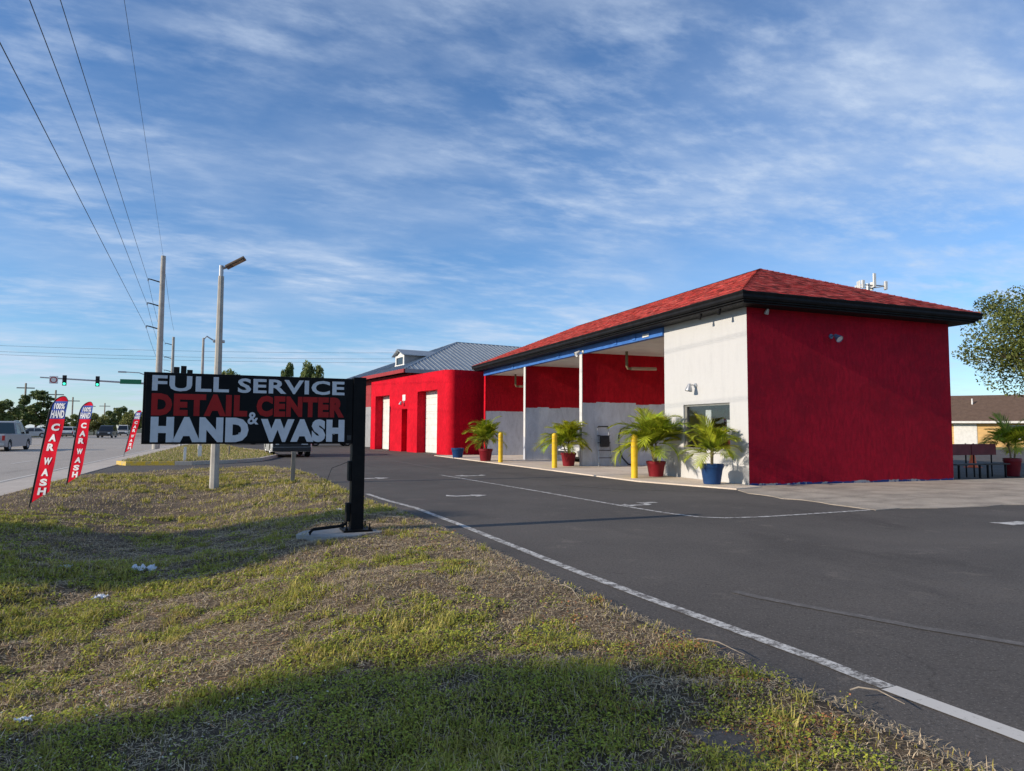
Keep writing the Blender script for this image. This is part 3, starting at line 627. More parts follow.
def caps(p, q):
    p, q = Vector(p), Vector(q); d = (q-p); n = int(d.length/.2); d.normalize(); s = d.cross(Vector((0, 0, 1))).normalized(); u = s.cross(d)
    V = []; Fc = []; Cc = []; rr = random.Random(9)
    for i in range(n):
        o = p+d*(i*.2); t = .016+rr.uniform(0, .01); k = len(V)
        o2 = o+d*.215
        V += [o+s*.14-u*.030, o+u*t, o-s*.14-u*.030, o2+s*.14-u*.038, o2+u*.006, o2-s*.14-u*.038]
        Fc += [(k, k+1, k+4, k+3), (k+1, k+2, k+5, k+4)]; c = rr.uniform(.8, 1.25); Cc += [(.45*c, .07*c, .06*c)]*6
    return npmesh('hip_caps', V, Fc, M_shingle, np.array(Cc), roof)
for p, q in ((pA, qA), (pB, qA), (pC, qB), (pD, qB), (qA, qB)): tag(caps(p, q), kind='stuff')
# wall lamps and other small fittings
def floodlight(parent, loc, rz, tilt=0.5, name='wall_lamp', mt=M_metal):
    T = Matrix.Translation(loc) @ Matrix.Rotation(rz, 4, 'Z')
    b = MB(); b.lathe([(.001, 0), (.07, 0), (.07, .03), (.001, .035)], 14, T @ Matrix.Rotation(R(90), 4, 'X'))
    b.tube([(0, -.02, 0), (0, -.12, .02), (0, -.2, -.02)], .018, 8, True, T)
    o = b.build(name, mt, parent, 40)
    h = MB(); H = T @ Matrix.Translation((0, -.24, -.05)) @ Matrix.Rotation(-tilt, 4, 'X')
    h.lathe([(.001, .10), (.05, .10), (.06, .05), (.105, -.09), (.105, -.12)], 16, H)
    h.build('lamp_head', mt, o, 40)
    MB().lathe([(.001, -.1), (.10, -.1)], 16, H).build('lamp_lens', M_lens, o)
    return o
M_lampblue = mat('blue grey lamp', (0.10, 0.15, 0.24), None, .5)
floodlight(cw, (2.95, -.005, 4.18), 0, 0.9, mt=M_lampblue)
floodlight(cw, (-.005, 2.28, 2.82), R(-90), 0.2)
floodlight(cw, (-.07, 9.6, 4.60), R(-90), 0.9, mt=M_trim)
for (x, y) in ((-.45, .55), (-.45, 1.4)):
    MB().lathe([(.001, .05), (.03, .05), (.045, -.04), (.055, -.1), (.001, -.1)], 12, Matrix.Translation((x, y, CH-.08)) @ Matrix.Rotation(.5, 4, 'Y')).build('eave_lamp', M_black, cw)
MB().lathe([(.001, .05), (.035, .05), (.06, -.05), (.065, -.1), (.001, -.1)], 12, Matrix.Translation((.6, -.12, CH-.1)) @ Matrix.Rotation(.5, 4, 'X')).build('eave_lamp', M_metal, cw)
for v, zz in ((8.7, 3.92), (20.9, 3.92)):     # ceiling swing booms for the wash hoses
    b = MB(); b.tube([(1.4, v, 4.6), (1.4, v, zz+.1), (1.46, v, zz), (1.6, v, zz)], .055, 10)
    b.build('wash_boom', mat('pipe brown', (.16, .13, .07), None, .6) if 'pipe brown' not in MATS else MATS['pipe brown'], cw, 40)
    MB().tube([(1.6, v, zz+.002), (2.75, v, zz+.03)], .065, 10).build('boom_sleeve', MATS.get('pipe tan') or mat('pipe tan', (.45, .33, .22), None, .6), cw, 40)
b = MB().tube([(2.2, 9.77, 1.55), (1.9, 9.76, 1.57), (1.72, 9.75, 1.5), (1.62, 9.74, 1.2), (1.64, 9.73, .7), (1.78, 9.72, .35), (2.05, 9.7, .08), (2.3, 9.65, .065)], .032, 8)
b.build('wash_hose', M_plastic, cw, 60)
tag(MB().tube([(0, 0, 0), (-.02, .1, .08), (-.05, .2, .10)], .03, 6).build('roof_bird', M_black), None)
bird = bpy.data.objects['roof_bird']; bird.name = 'bird'
bpy.data.objects.remove(bird)

# ================================================================== RED BUILDING WITH ROLL-UP DOORS
rb = thing('wash_bay_building', 'bright red stucco building with rounded corner and white roll-up doors', 'building', (10.6, 37.75, 0), R(9.67))
RH, RL, T_ = 4.92, 13.6, 0.66
ops = [(1.72, 4.75, 3.85), (6.42, 7.39, 2.8), (9.73, 12.63, 3.85)]
b = MB(); y = 0.4
for (a, c, h) in ops: b.box(0, T_, y, a, 0, RH); b.box(0, T_, a, c, h, RH); y = c
b.box(0, T_, y, RL, 0, RH)
b.build('facade_wall', M_red, rb)
pr = [(.4-.4*math.cos(t), .4-.4*math.sin(t)) for t in [R(90)*i/10 for i in range(11)]]+[(.66, .0), (.66, .399)]
MB().prism([(x, y) for x, y in pr], 0, RH-.001).build('rounded_corner', M_red, rb, 35)
MB().box(.661, 9.0, 0.0, .3, 0, RH-.002).build('end_wall', M_red, rb)
MB().box(8.7, 8.999, .301, 9.0, 0, RH-.003).build('rear_wall', M_red, rb)
MB().box(.661, 8.69, .301, 9.0, 4.3, 4.4).build('flat_roof', M_gray, rb)
MB().box(.661, 8.69, 9.01, 9.2, 0, RH-.004).build('far_wall', M_red, rb)
for (a, c, h) in ops[::2]:
    d = MB().box(T_-.06, T_-.02, a-.02, c+.02, .02, h+.05).build('roll_up_door', M_door, rb)
    n = 9
    for i in range(n): MB().bbox(T_-.085, T_-.061, a+.005, c-.005, .03+(h-.03)*i/n+.012, .03+(h-.03)*(i+1)/n-.012, .006).build('door_panel', M_door, d)
a, c, h = ops[1]; d = MB().box(.36, .40, a-.02, c+.02, .0, h+.05).build('door', M_red, rb); MB().bbox(.345, .359, a+.08, c-.08, .12, h-.1, .005).build('door_leaf', M_red, d); MB().tube([(.33, a+.16, 1.05), (.30, a+.16, 1.05), (.30, a+.28, 1.05)], .012, 8).build('door_handle', M_metal, d)
floodlight(rb, (-.005, 7.0, 3.25), R(-90), .3)
MB().bbox(-.03, -.002, 6.75, 7.25, 3.35, 3.75, .01).build('wall_box', M_trim, rb)
MB().box(-.01, T_+.01, .62, RL+.01, RH+.001, RH+.03).build('parapet_cap', M_red, rb)
tag(sheet('door_apron', [], 0, M_concrete), None) if False else None
# ================================================================== METAL ROOFED BUILDING BEHIND
mb_ = thing('metal_roof_building', 'building with grey standing-seam metal hip roof and dormer behind the red facade', 'building', (10.6, 37.75, 0), R(9.67))
X0, X1, Y0, Y1, EZ = 1.75, 26, 10.2, 24.2, 5.72
b = MB(); b.box(X0, X1, Y0, Y1, 3.3, EZ-.2); b.build('upper_wall', M_darkred, mb_)
b = MB(); b.box(X0, X1, Y0, Y1, 0, 3.299); b.build('lower_wall', M_gray, mb_)
e = .8; hw2 = (Y1-Y0)/2+e; RZ = 8.95
ra, rb2 = (X0-e+hw2, (Y0+Y1)/2), (X1+e-hw2, (Y0+Y1)/2)
cs = [(X0-e, Y0-e), (X1+e, Y0-e), (X1+e, Y1+e), (X0-e, Y1+e)]
mr = MB().add([(*q, EZ) for q in cs]+[(*ra, RZ), (*rb2, RZ)]+[(*q, EZ-.04) for q in cs], [(0, 1, 5, 4), (1, 2, 5), (2, 3, 4, 5), (3, 0, 4), (6, 9, 8, 7), (0, 6, 7, 1), (1, 7, 8, 2), (2, 8, 9, 3), (3, 9, 6, 0)]).build('metal_roof', M_roofmetal, mb_)
def seams(e0, e1, r0, r1, gap=.42):
    e0, e1, r0, r1 = map(Vector, (e0, e1, r0, r1)); al = (e1-e0).normalized(); Lg = (e1-e0).length; a0, a1 = (r0-e0).dot(al), (r1-e0).dot(al); up = (r0-e0)-al*a0; b = MB(); x = gap/2
    nrm = al.cross(up).normalized(); nrm = nrm if nrm.z > 0 else -nrm
    while x < Lg:
        f = min(1, x/a0 if x < a0 else 1, (Lg-x)/(Lg-a1) if x > a1 else 1)
        p, q = e0+al*x, e0+al*x+up*f
        b.add([p-al*.022, p+al*.022, p+al*.015+nrm*.05, p-al*.015+nrm*.05, q-al*.022, q+al*.022, q+al*.015+nrm*.05, q-al*.015+nrm*.05], [(0, 1, 2, 3), (0, 3, 7, 4), (1, 5, 6, 2), (3, 2, 6, 7), (4, 7, 6, 5)]); x += gap
    return b.build('roof_seams', M_roofmetal, mr)
q3 = [(*q, EZ+.002) for q in cs]; t3 = [(*ra, RZ+.002), (*rb2, RZ+.002)]
tag(seams(q3[0], q3[1], t3[0], t3[1]), kind='stuff'); tag(seams(q3[3], q3[0], t3[0], t3[0]), kind='stuff')
b = MB(); b.tube([q3[0], t3[0]], .06, 6).tube([t3[0], t3[1]], .06, 6).tube([q3[3], t3[0]], .06, 6); b.build('ridge_cap', M_roofmetal, mr)
b = MB(); b.box(X0-e-.12, X0-e-.005, Y0-e-.1, Y1+e, EZ-.28, EZ-.02); b.build('fascia', M_darkred, mb_)
b = MB(); b.box(X0-e, X1+e, Y0-e-.1, Y0-e-.005, EZ-.28, EZ-.02); b.build('fascia', M_gray, mb_)
# dormer facing the street
dm = MB(); dy0, dy1, dz0, dz1 = 13.3, 15.1, 6.75, 7.15
dm.box(2.5, 4.2, dy0, dy1, dz0-.6, dz1); dmo = dm.build('dormer', M_gray, mb_)
MB().prism([(dy0-.3, dz1), ((dy0+dy1)/2, dz1+.5), (dy1+.3, dz1), (dy1+.3, dz1-.05), ((dy0+dy1)/2, dz1+.42), (dy0-.3, dz1-.05)], 2.2, 5.3, YZ).build('dormer_roof', M_roofmetal, dmo)
MB().prism([(dy0+.05, dz1), ((dy0+dy1)/2, dz1+.36), (dy1-.05, dz1)], 2.5, 5.0, YZ).build('dormer_gable', M_trim, dmo)
b = MB(); b.box(2.42, 2.495, dy0, dy0+.2, dz0-.3, dz1).box(2.42, 2.495, dy1-.2, dy1, dz0-.3, dz1).box(2.42, 2.495, dy0+.21, dy1-.21, dz1-.15, dz1).box(2.4, 2.495, dy0-.1, dy1+.1, dz0-.45, dz0-.31); b.build('dormer_trim', M_trim, dmo)
MB().box(2.47, 2.49, dy0+.22, dy1-.22, dz0-.28, dz1-.17).build('dormer_pane', M_carglass, dmo)
MB().bbox(X0-.12, X0-.01, 13.75, 15.6, 3.5, 4.3, .02).build('shop_sign', M_trim, mb_)
MB().bbox(X0-.06, X0-.005, 14.1, 15.1, 0.02, 2.2, .02).build('shop_door', M_plastic, mb_)

# ================================================================== SIGN
sp = gp(357, 530.5, 0.0); SY = 9.95; SX = at_y(356.5, 500, SY).x
zb = float(swale(np.array([SX]), np.array([SY]))[0])
sg = thing('roadside_sign', 'black cantilever sign lettered full service detail center hand wash', 'sign', (SX, SY, 0), R(2.5))
tag(sheet('sign_footing', [(SX-.82, SY-.12), (SX-.62, SY-.38), (SX-.35, SY-.52), (SX-.05, SY-.47), (SX+.12, SY-.3), (SX+.33, SY-.22), (SX+.38, SY+.1), (SX+.28, SY+.26), (SX-.05, SY+.3), (SX-.4, SY+.34), (SX-.7, SY+.2)], zb+.025, mat('footing concrete', (.38, .36, .33), (.26, .245, .225), .95, 3, bs=25), .3))
MB().bbox(-.09, .09, -.09, .09, -.02, 2.19, .008).build('post', M_blackgloss, sg)
b = MB(); b.bbox(-.2, .2, -.2, .2, zb+.027, zb+.055, .006)
for sx in (-.16, .16):
    for sy in (-.16, .16): b.lathe([(.022, zb+.056), (.022, zb+.08), (.012, zb+.081), (.012, zb+.13), (.001, zb+.131)], 6, Matrix.Translation((sx, sy, 0)))
b.build('base_plate', M_blackgloss, sg)
BL = at_y(144.5, 400, SY).x-SX; BZ1, BZ0 = 2.195, 1.275; DZ = -.03
MB().bbox(BL, -.095, -.08, .08, BZ0+DZ, BZ1+DZ, .008).build('sign_cabinet', M_blackgloss, sg)
LX0, LX1 = BL+.04, at_y(343, 400, SY).x-SX
MB().bbox(BL+.03, LX1+.03, -.095, -.082, BZ0+.03+DZ, BZ1-.03+DZ, .004).build('sign_face', M_signface, sg)
TX0, TX1 = BL+.10, LX1-.0
yl = -.0985
def tline(txt, x0, x1, z0, z1, mt, bold, sp_=1.0):
    return text('lettering', txt, x1-x0, z1-z0, mt, sg, ((x0+x1)/2, yl, (z0+z1)/2+DZ), .006, bold, sp_)
tline('FULL', TX0, TX0+(TX1-TX0)*.375, 1.955, 2.155, M_letterw, .028, 1.05)
tline('SERVICE', TX0+(TX1-TX0)*.42, TX1, 1.955, 2.150, M_letterw, .028, 1.05)
tline('DETAIL', TX0, TX0+(TX1-TX0)*.472, 1.64, 1.925, M_letterr, .062, 1.13)
tline('CENTER', TX0+(TX1-TX0)*.52, TX1, 1.64, 1.925, M_letterr, .062, 1.13)
tline('HAND', TX0, TX0+(TX1-TX0)*.482, 1.30, 1.625, M_letterw, .07, 1.12)
tline('WASH', TX0+(TX1-TX0)*.545, TX1+.01, 1.30, 1.615, M_letterw, .07, 1.14)
tline('&', TX0+(TX1-TX0)*.475, TX0+(TX1-TX0)*.532, 1.535, 1.70, M_letterw, .02)
MB().bbox(LX1+.05, -.11, -.090, -.082, BZ0+.02, BZ0+.09, .002).build('maker_plate', M_plastic, sg)
for fx in (.365, .945): MB().lathe([(.014, 0), (.012, .006), (.001, .008)], 10, Matrix.Translation((TX0+(TX1-TX0)*fx-.15*(fx < .5)+.32*(fx < .5), -.096, 1.385)) @ Matrix.Rotation(R(90), 4, 'X')).build('bolt', M_metal, sg)
MB().bbox(-.13, -.091, -.07, .07, .72, 1.0, .006).build('switch_box', M_black, sg)
MB().bbox(-.15, -.091, -.06, .06, zb+.16, zb+.42, .006).build('conduit_box', M_black, sg)
b = MB(); b.tube([(-.15, -.02, zb+.18), (-.15, -.05, zb+.13), (-.25, -.1, zb+.11), (-.62, -.22, zb+.10), (-.66, -.23, zb+.06), (-.66, -.23, zb-.02)], .022, 8); b.build('conduit', M_black, sg, 60)
MB().tube([(-.14, .02, .98), (-.35, .03, .9), (-.45, .03, .62), (-.42, .04, .35), (-.3, .05, .2)], .004, 5).build('loose_wire', M_plastic, sg)

# ================================================================== FEATHER BANNERS
def banner(px, py, label, H, lean, seed):
    p = gp(px, py); rr = random.Random(seed)
    z0 = float(swale(np.array([p.x]), np.array([p.y]))[0]) if p.y < 24 else .13
    t = thing('feather_banner', label, 'banner', (p.x, p.y, z0), 0, 'feather banners along the road')
    wf = .150*H; t.rotation_euler.z = R(-22)
    def top(q): return .86+.14*math.sqrt(max(0, 1-(1-q/.7)**2)) if q < .7 else 1-.045*((q-.7)/.3)**2
    def bot(q): return .035+.11*q
    def pt(s, q, off=0):
        return Vector((lean*H*s+wf*q, .016*math.sin(9*s+seed)*q*H*.5+.010*math.sin(21*s+5*q+seed)*q-off, H*s))
    MB().tube([(-.02*H*lean, 0, -.15)]+[pt(i/20*.86, 0) for i in range(21)]+[pt(top(i/24), i/24) for i in range(1, 25)], [.012]+[.011]*21+[.009-.004*i/24 for i in range(1, 25)], 6).build('pole', M_plastic, t)
    def patch(name, s0, s1, q0, q1, mt, n=26, k=12):
        vs = []; fs = []
        for i in range(n+1):
            for j in range(k+1):
                q = q0+(q1-q0)*j/k; lo, hi = max(bot(q), s0), max(max(bot(q), s0), min(top(q), s1)); vs.append(pt(lo+(hi-lo)*i/n, q))
        m = len(vs); vs2 = [v+Vector((0, .003, 0)) for v in vs]
        for i in range(n):
            for j in range(k):
                a = i*(k+1)+j; fs.append((a, a+1, a+k+2, a+k+1)); fs.append((m+a, m+a+k+1, m+a+k+2, m+a+1))
        return MB().add(vs+vs2, fs).build(name, mt, t, 60)
    patch('sleeve', .035, .998, 0.002, .10, M_plastic, 26, 3)
    patch('red_panel', .035, .795, .10, 1, M_flagred); patch('blue_panel', .7952, .955, .10, 1, M_flagblue, 12); patch('top_panel', .9552, .997, .10, 1, M_flagred, 8)
    def letters(txt, s, q0, q1, h, mt, bold):
        me = text_mesh(txt, 1, 1, 1, bold); me.materials.append(mt); n = len(me.vertices)
        for v in me.vertices:
            x, y, z = v.co; c = pt(s+z*h/H, (q0+q1)/2+x*(q1-q0), .004+.002*(0.5-y)); v.co = c
        o = bpy.data.objects.new('lettering', me); link(o, t)
    for ch, s in zip('CARWASH', (.72, .625, .54, .415, .315, .225, .145)):
        wq = .46
        letters(ch, s, .56-wq/2, .56+wq/2, .105*H*.62, M_flagwhite, .05)
    letters('100%', .91, .24, .90, .055*H, M_flagwhite, .04); letters('HAND', .838, .14, .94, .07*H, M_flagwhite, .04)
    return t
banner(29, 506, 'tall red car wash banner nearest the left edge of the picture', 2.06, .165, 1)
banner(66, 487, 'red car wash banner standing between the other two', 2.08, .135, 4)
banner(124, 457, 'small far red car wash banner on the grass island', 2.2, .22, 8)

# ================================================================== POTTED PALMS
def pot_bm(r, h): return MB().lathe([(.001, .005), (r*.68, .0), (r*.72, .01), (r*.93, h*.80), (r*.95, h*.82), (r*1.0, h*.825), (r*1.02, h-.01), (r*1.0, h), (r*.93, h), (r*.92, h*.9), (.001, h*.88)], 28)
def frond(V, Fc, C, base, az, elev, ln, droop, seed, lw=.035):
    rr = random.Random(seed); d = Vector((math.cos(az), math.sin(az), 0)); side = Vector((-d.y, d.x, 0)); p = Vector(base); n = 15; e = elev; pts = [p.copy()]; dirs = []
    for i in range(n):
        t = d*math.cos(e)+Vector((0, 0, math.sin(e))); p = p+t*(ln/n); pts.append(p.copy()); dirs.append(t); e -= droop/n*(0.35+1.5*i/n)
    tint = rr.uniform(.75, 1.3); yl_ = rr.random()
    for i in range(n):                         # rachis
        a, b = pts[i], pts[i+1]; w = .010*(1-i/n)+.003; k = len(V); V += [a-side*w, a+side*w, b+side*w*.9, b-side*w*.9]; Fc.append((k, k+1, k+2, k+3)); C += [(.16*tint, .17*tint, .03)]*4
    for i in range(3, n):
        for sgn in (-1, 1):
            for sub in (0, .33, .66):
                a = pts[i]+(pts[i+1]-pts[i])*sub; t = dirs[i]; u = side.cross(t) * -1
                f = i/n; L_ = ln*.44*(math.sin(math.pi*min(1, .18+.80*f))**.7)*rr.uniform(.85, 1.1)
                out = (side*sgn*(.80-.35*f)+t*(.55+.4*f)+Vector((0, 0, .28-.35*f))).normalized(); nn = out.cross(t).normalized()
                mid = a+out*L_*.5; tip = a+out*L_+Vector((0, 0, -L_*rr.uniform(-.05, .25))); wv = t*lw*.5*rr.uniform(.8, 1.15)
                k = len(V); V += [a-wv*.4, a+wv*.4, mid+wv, mid-wv, tip+wv*.12, tip-wv*.12]; Fc += [(k, k+1, k+2, k+3), (k+3, k+2, k+4, k+5)]
                g = tint*rr.uniform(.4, 1.35); c = (.27*g+.22*yl_*g, .38*g+.12*yl_*g, .03*g); c2 = (c[0]*1.15+.01, c[1]*1.05, c[2]); C += [c, c, c, c, c2, c2]
def potted_palm(loc, label, potmat, seed, size=1.0, pr_=.30, ph=.52, nf=15, z=0.035, group=None, stems=2):
    t = thing('potted_palm', label, 'potted palm', (loc[0], loc[1], z), random.Random(seed).uniform(0, 6), group)
    pot_bm(pr_, ph).build('pot', potmat, t, 35)
    MB().lathe([(.001, ph*.89+.012), (pr_*.925, ph*.885+.004)], 20).build('soil', M_soil, t)
    rr = random.Random(seed); V, Fc, C = [], [], []; st_ = MB()
    for s in range(stems):
        bx, by = (rr.uniform(-.09, .09), rr.uniform(-.09, .09)); hh = size*rr.uniform(.22, .40)
        top = Vector((bx*2.2, by*2.2, ph*.9+hh)); st_.tube([(bx, by, ph*.85), ((bx+top.x)/2+.01, (by+top.y)/2, ph*.9+hh*.5), top], [.032, .026, .022], 8)
        for i in range(nf//stems):
            az = i*2.4+s*1.1+rr.uniform(-.3, .3); el = R(88-80*rr.random()**1.25); frond(V, Fc, C, top-Vector((0, 0, rr.uniform(0, .1))), az, el, size*rr.uniform(.5, .85), rr.uniform(.7, 1.9), rr.random(), .024*size)
    st_.build('stem', mat('palm stem', (.22, .17, .09), (.28, .21, .12), .8, 12) if 'palm stem' not in MATS else MATS['palm stem'], t, 50)
    npmesh('fronds', V, Fc, M_leaf, np.array(C), t)
    return t
G = 'potted palms along the car wash front'
def slab(px, py): q = gp(px, py, .035); return (q.x, q.y)
potted_palm(slab(712, 484), 'potted palm in a blue pot by the white corner of the office', M_potblue, 3, 1.3, .31, .54, 30, group=G, stems=2)
potted_palm(slab(656, 476.5), 'bushy yellow-green palm in a red pot left of the office window', M_potred, 8, 1.75, .30, .48, 54, group=G, stems=3)
potted_palm(slab(568.5, 466), 'palm in a red pot just behind the middle yellow bollard', M_potred, 12, 1.6, .31, .53, 48, group=G, stems=3)
potted_palm(slab(485.5, 461), 'palm in a red pot beside the bollard nearest the red building', M_potred, 17, 1.5, .33, .56, 42, group=G, stems=3)
q = at_y(1013, 478, 15.55)
potted_palm((q.x, q.y), 'shaded palm in a red pot beside the bench at the right edge', M_potred, 23, 1.6, .27, .60, 34, z=.012, group='potted palms by the benches', stems=2)
q = slab(459.5, 457.5)
t = thing('plant_pot', 'empty dark blue pot at the foot of the red building corner', 'pot', (q[0]-.1, q[1], .0)); pot_bm(.33, .52).build('pot', M_potblue, t, 35); MB().lathe([(.001, .46), (.30, .455)], 20).build('soil', M_soil, t)

# ================================================================== BOLLARDS
def bollard(px, py, label):
    q = gp(px, py, .035); t = thing('bollard', label, 'bollard', (q.x, q.y, .035), 0, 'yellow bollards before the bays')
    MB().lathe([(.10, -.03), (.10, 1.20), (.103, 1.21), (.094, 1.26), (.065, 1.30), (.02, 1.315), (.001, 1.317)], 18).build('pipe', M_yellow, t, 40)
    for z in (.92, 1.08): MB().lathe([(.1015, z), (.1035, z+.005), (.1035, z+.045), (.1015, z+.05)], 18).build('band', mat('bollard band', (.60, .40, .02), (.5, .33, .02), .5, 20) if 'bollard band' not in MATS else MATS['bollard band'], t, 40)
bollard(634.5, 478, 'yellow bollard in front of the bushy palm nearest the office')
bollard(554.5, 467.8, 'middle yellow bollard of the three in front of the bays')
bollard(500.5, 462.3, 'yellow bollard farthest from the white office')

# ================================================================== STEPLADDER
ldY = CWY+9.81-.06
a0 = at_y(596, 465, ldY).x; a1 = at_y(609, 465, ldY).x
t = thing('stepladder', 'folded stepladder leaning on the grey bay wall with a black bag on it', 'ladder', ((a0+a1)/2, ldY-.25, .03))
w = (a1-a0)/2; ZH = 1.52
b = MB()
for s in (-1, 1): b.tube([(s*w, 0, 0), (s*w*.82, .22, ZH)], .02, 8)
b.build('rail', M_metal, t)
for z in (.32, .62, .92, 1.2): MB().bbox(-w*.95, w*.95, z/ZH*.22-.05, z/ZH*.22+.03, z, z+.03, .005).build('tread', M_plastic, t)
MB().tube([(-w*.82, .2, ZH), (-w*.75, .2, ZH+.07), (w*.75, .2, ZH+.07), (w*.82, .2, ZH)], .026, 8).build('top_handle', M_plastic, t)
tag(MB().bbox(-.2, .2, -.07, .06, -.26, .2, .05).build('tool_bag', M_plastic, None, 40, ((a0+a1)/2, ldY-.17, 1.06)), 'black bag hanging on the stepladder', 'bag')

# ================================================================== VEHICLES
def vehicle(name, label, cat, loc, rz, paint, kind='suv', Lc=4.6, Wc=1.85, Hc=1.7, group=None, shaded_nose=False):
    """+y is the front; wheels rest on z=0"""
    t = thing(name, label, cat, loc, rz, group); hl = Lc/2; wr = .37 if kind != 'sedan' else .33; fy, ry = hl-.92, -hl+1.0; gz = .27
    def arch(cy, n=8): return [(cy+math.cos(a)*(wr+.06), wr+math.sin(a)*(wr+.06)) for a in [math.pi*i/n for i in range(n+1)] if wr+math.sin(a)*(wr+.06) > gz]
    belt = {'suv': .98, 'sedan': .86, 'pickup': 1.08, 'van': 1.05}[kind]; hood = {'suv': .98, 'sedan': .80, 'pickup': 1.10, 'van': 1.0}[kind]
    rear_top = {'suv': belt, 'sedan': .90, 'pickup': 1.12, 'van': belt}[kind]
    prof = [(-hl+.06, gz+.05), (-hl, .5), (-hl+.02, rear_top-.12), (-hl+.1, rear_top)]
    if kind == 'pickup': prof += [(-.35, rear_top), (-.3, belt), (hl-1.35, belt)]
    elif kind == 'sedan': prof += [(-hl+.7, .93), (hl-1.2, belt)]
    else: prof += [(hl-1.3, belt)]
    prof += [(hl-1.1, hood-.02), (hl-.25, hood-.12), (hl-.04, hood-.28), (hl, .55), (hl-.05, gz+.03)]
    bottom = arch(fy)+arch(ry); prof += [(fy+wr+.07, gz)]+[p for p in bottom[:len(bottom)//2]]+[(fy-wr-.07, gz), (ry+wr+.07, gz)]+bottom[len(bottom)//2:]+[(ry-wr-.07, gz)]
    n = len(prof); hw_ = Wc/2; vs = []
    cyc, czc = 0, .62
    for x, k in ((-hw_, .955), (-hw_+.07, 1.0), (hw_-.07, 1.0), (hw_, .955)):
        for (y, z) in prof: vs.append((x, y*(k if abs(y) > hl-.5 else 1), z if z < .6 else czc+(z-czc)*(k if k == 1 else .93)))
    fs = [(j*n+i, j*n+(i+1) % n, (j+1)*n+(i+1) % n, (j+1)*n+i) for j in range(3) for i in range(n)]+[tuple(range(n)), tuple(range(3*n, 4*n))[::-1]]
    MB().add(vs, fs).build('body', paint, t, 28)
    # cabin
    c = {'suv': [(-hl+.12, belt-.02), (-hl+.32, Hc-.05), (-hl+.7, Hc), (.25, Hc), (.55, Hc-.06), (1.2, belt-.02)], 'sedan': [(-hl+.75, belt-.02), (-hl+1.35, Hc-.06), (-.6, Hc), (.2, Hc-.02), (.4, Hc-.06), (1.15, belt-.02)],
         'pickup': [(-.5, belt-.02), (-.42, Hc-.06), (-.2, Hc), (.75, Hc-.01), (.95, Hc-.06), (1.6, belt-.02)], 'van': [(-hl+.06, belt-.02), (-hl+.16, Hc-.06), (-hl+.4, Hc), (1.0, Hc), (1.25, Hc-.06), (1.75, belt-.02)]}[kind]
    def tx(z): return hw_-.03-.17*max(0, (z-belt))/max(.3, Hc-belt)
    m = len(c); MB().add([(-tx(z), y, z) for y, z in c]+[(tx(z), y, z) for y, z in c], [tuple(range(m)), tuple(range(m, 2*m))[::-1]]+[(i, i+1, m+i+1, m+i) for i in range(m-1)]).build('cabin', paint, t, 25)
    zl, zh = belt+.03, Hc-.12
    ya = np.interp(zl, [c[0][1], c[1][1]], [c[0][0], c[1][0]]); yb = np.interp(zh, [c[0][1], c[1][1]], [c[0][0], c[1][0]])
    yc_ = np.interp(zh, [c[-1][1], c[-2][1]], [c[-1][0], c[-2][0]]); yd = np.interp(zl, [c[-1][1], c[-2][1]], [c[-1][0], c[-2][0]])
    split = [ya+.08, (ya+yd)/2-.1, yd-.12] if kind != 'pickup' else [ya+.08, (ya+yd)/2-.15, yd-.15]
    for s in (-1, 1):
        for (p, q_) in ((split[0], split[1]-.04), (split[1]+.04, split[2])):
            if kind == 'van' and p == split[0]: continue
            f0 = (yb-ya)*(p == split[0]); f1 = (yc_-yd)*(q_ == split[2])
            MB().add([(s*(tx(z)+o), y, z) for o in (.006, -.01) for (y, z) in ((p, zl), (q_, zl), (q_+f1+(0), zh), (p+f0, zh))], [(0, 1, 2, 3), (4, 7, 6, 5), (0, 4, 5, 1), (1, 5, 6, 2), (2, 6, 7, 3), (3, 7, 4, 0)]).build('side_window', M_carglass, t)
    for nm, (y0_, z0_), (y1_, z1_), o in (('windscreen', (yd, zl), (yc_, zh), .012), ('rear_window', (ya, zl), (yb, zh), -.012)):
        MB().add([(x*(tx(z)-.09), y+o*k, z+abs(o)*.4*k) for k in (1, -.5) for (x, y, z) in ((-1, y0_, z0_), (1, y0_, z0_), (1, y1_, z1_), (-1, y1_, z1_))], [(0, 1, 2, 3), (4, 7, 6, 5), (0, 4, 5, 1), (1, 5, 6, 2), (2, 6, 7, 3), (3, 7, 4, 0)]).build(nm, M_carglass, t)
    nose = M_plastic
    MB().bbox(-hw_+.06, hw_-.06, hl-.10, hl+.03, .32, .52, .03).build('front_bumper', nose, t); MB().bbox(-hw_+.04, hw_-.04, -hl-.05, -hl+.12, .36, .56, .03).build('rear_bumper', M_plastic if kind != 'pickup' else M_metal, t)
    MB().bbox(-hw_*.55, hw_*.55, hl-.10, hl+.012, .57, hood-.22, .02).build('grille', M_plastic, t)
    if shaded_nose: MB().bbox(-hw_*.92, hw_*.92, hl-.14, hl+.006, .53, hood-.17, .03).build('nose_shade', M_plastic, t)  # shade on the car's front put in as a dark panel
    for s in (-1, 1):
        MB().bbox(s*hw_*.62-.17*(s < 0)-.0, s*hw_*.62+.17*(s > 0)+.0 if False else s*hw_*.62+.17, hl-.16, hl+.014, hood-.34, hood-.20, .02).build('headlight', M_lens, t)
        MB().bbox(s*(hw_-.10)-.07, s*(hw_-.10)+.07, -hl-.012, -hl+.14, rear_top-.42, rear_top-.10, .015).build('tail_lamp', M_tail, t)
        MB().bbox(s*(hw_+.09)-.09, s*(hw_+.09)+.09, yd-.32, yd-.22, belt+.02, belt+.19, .03).build('mirror', M_plastic, t)
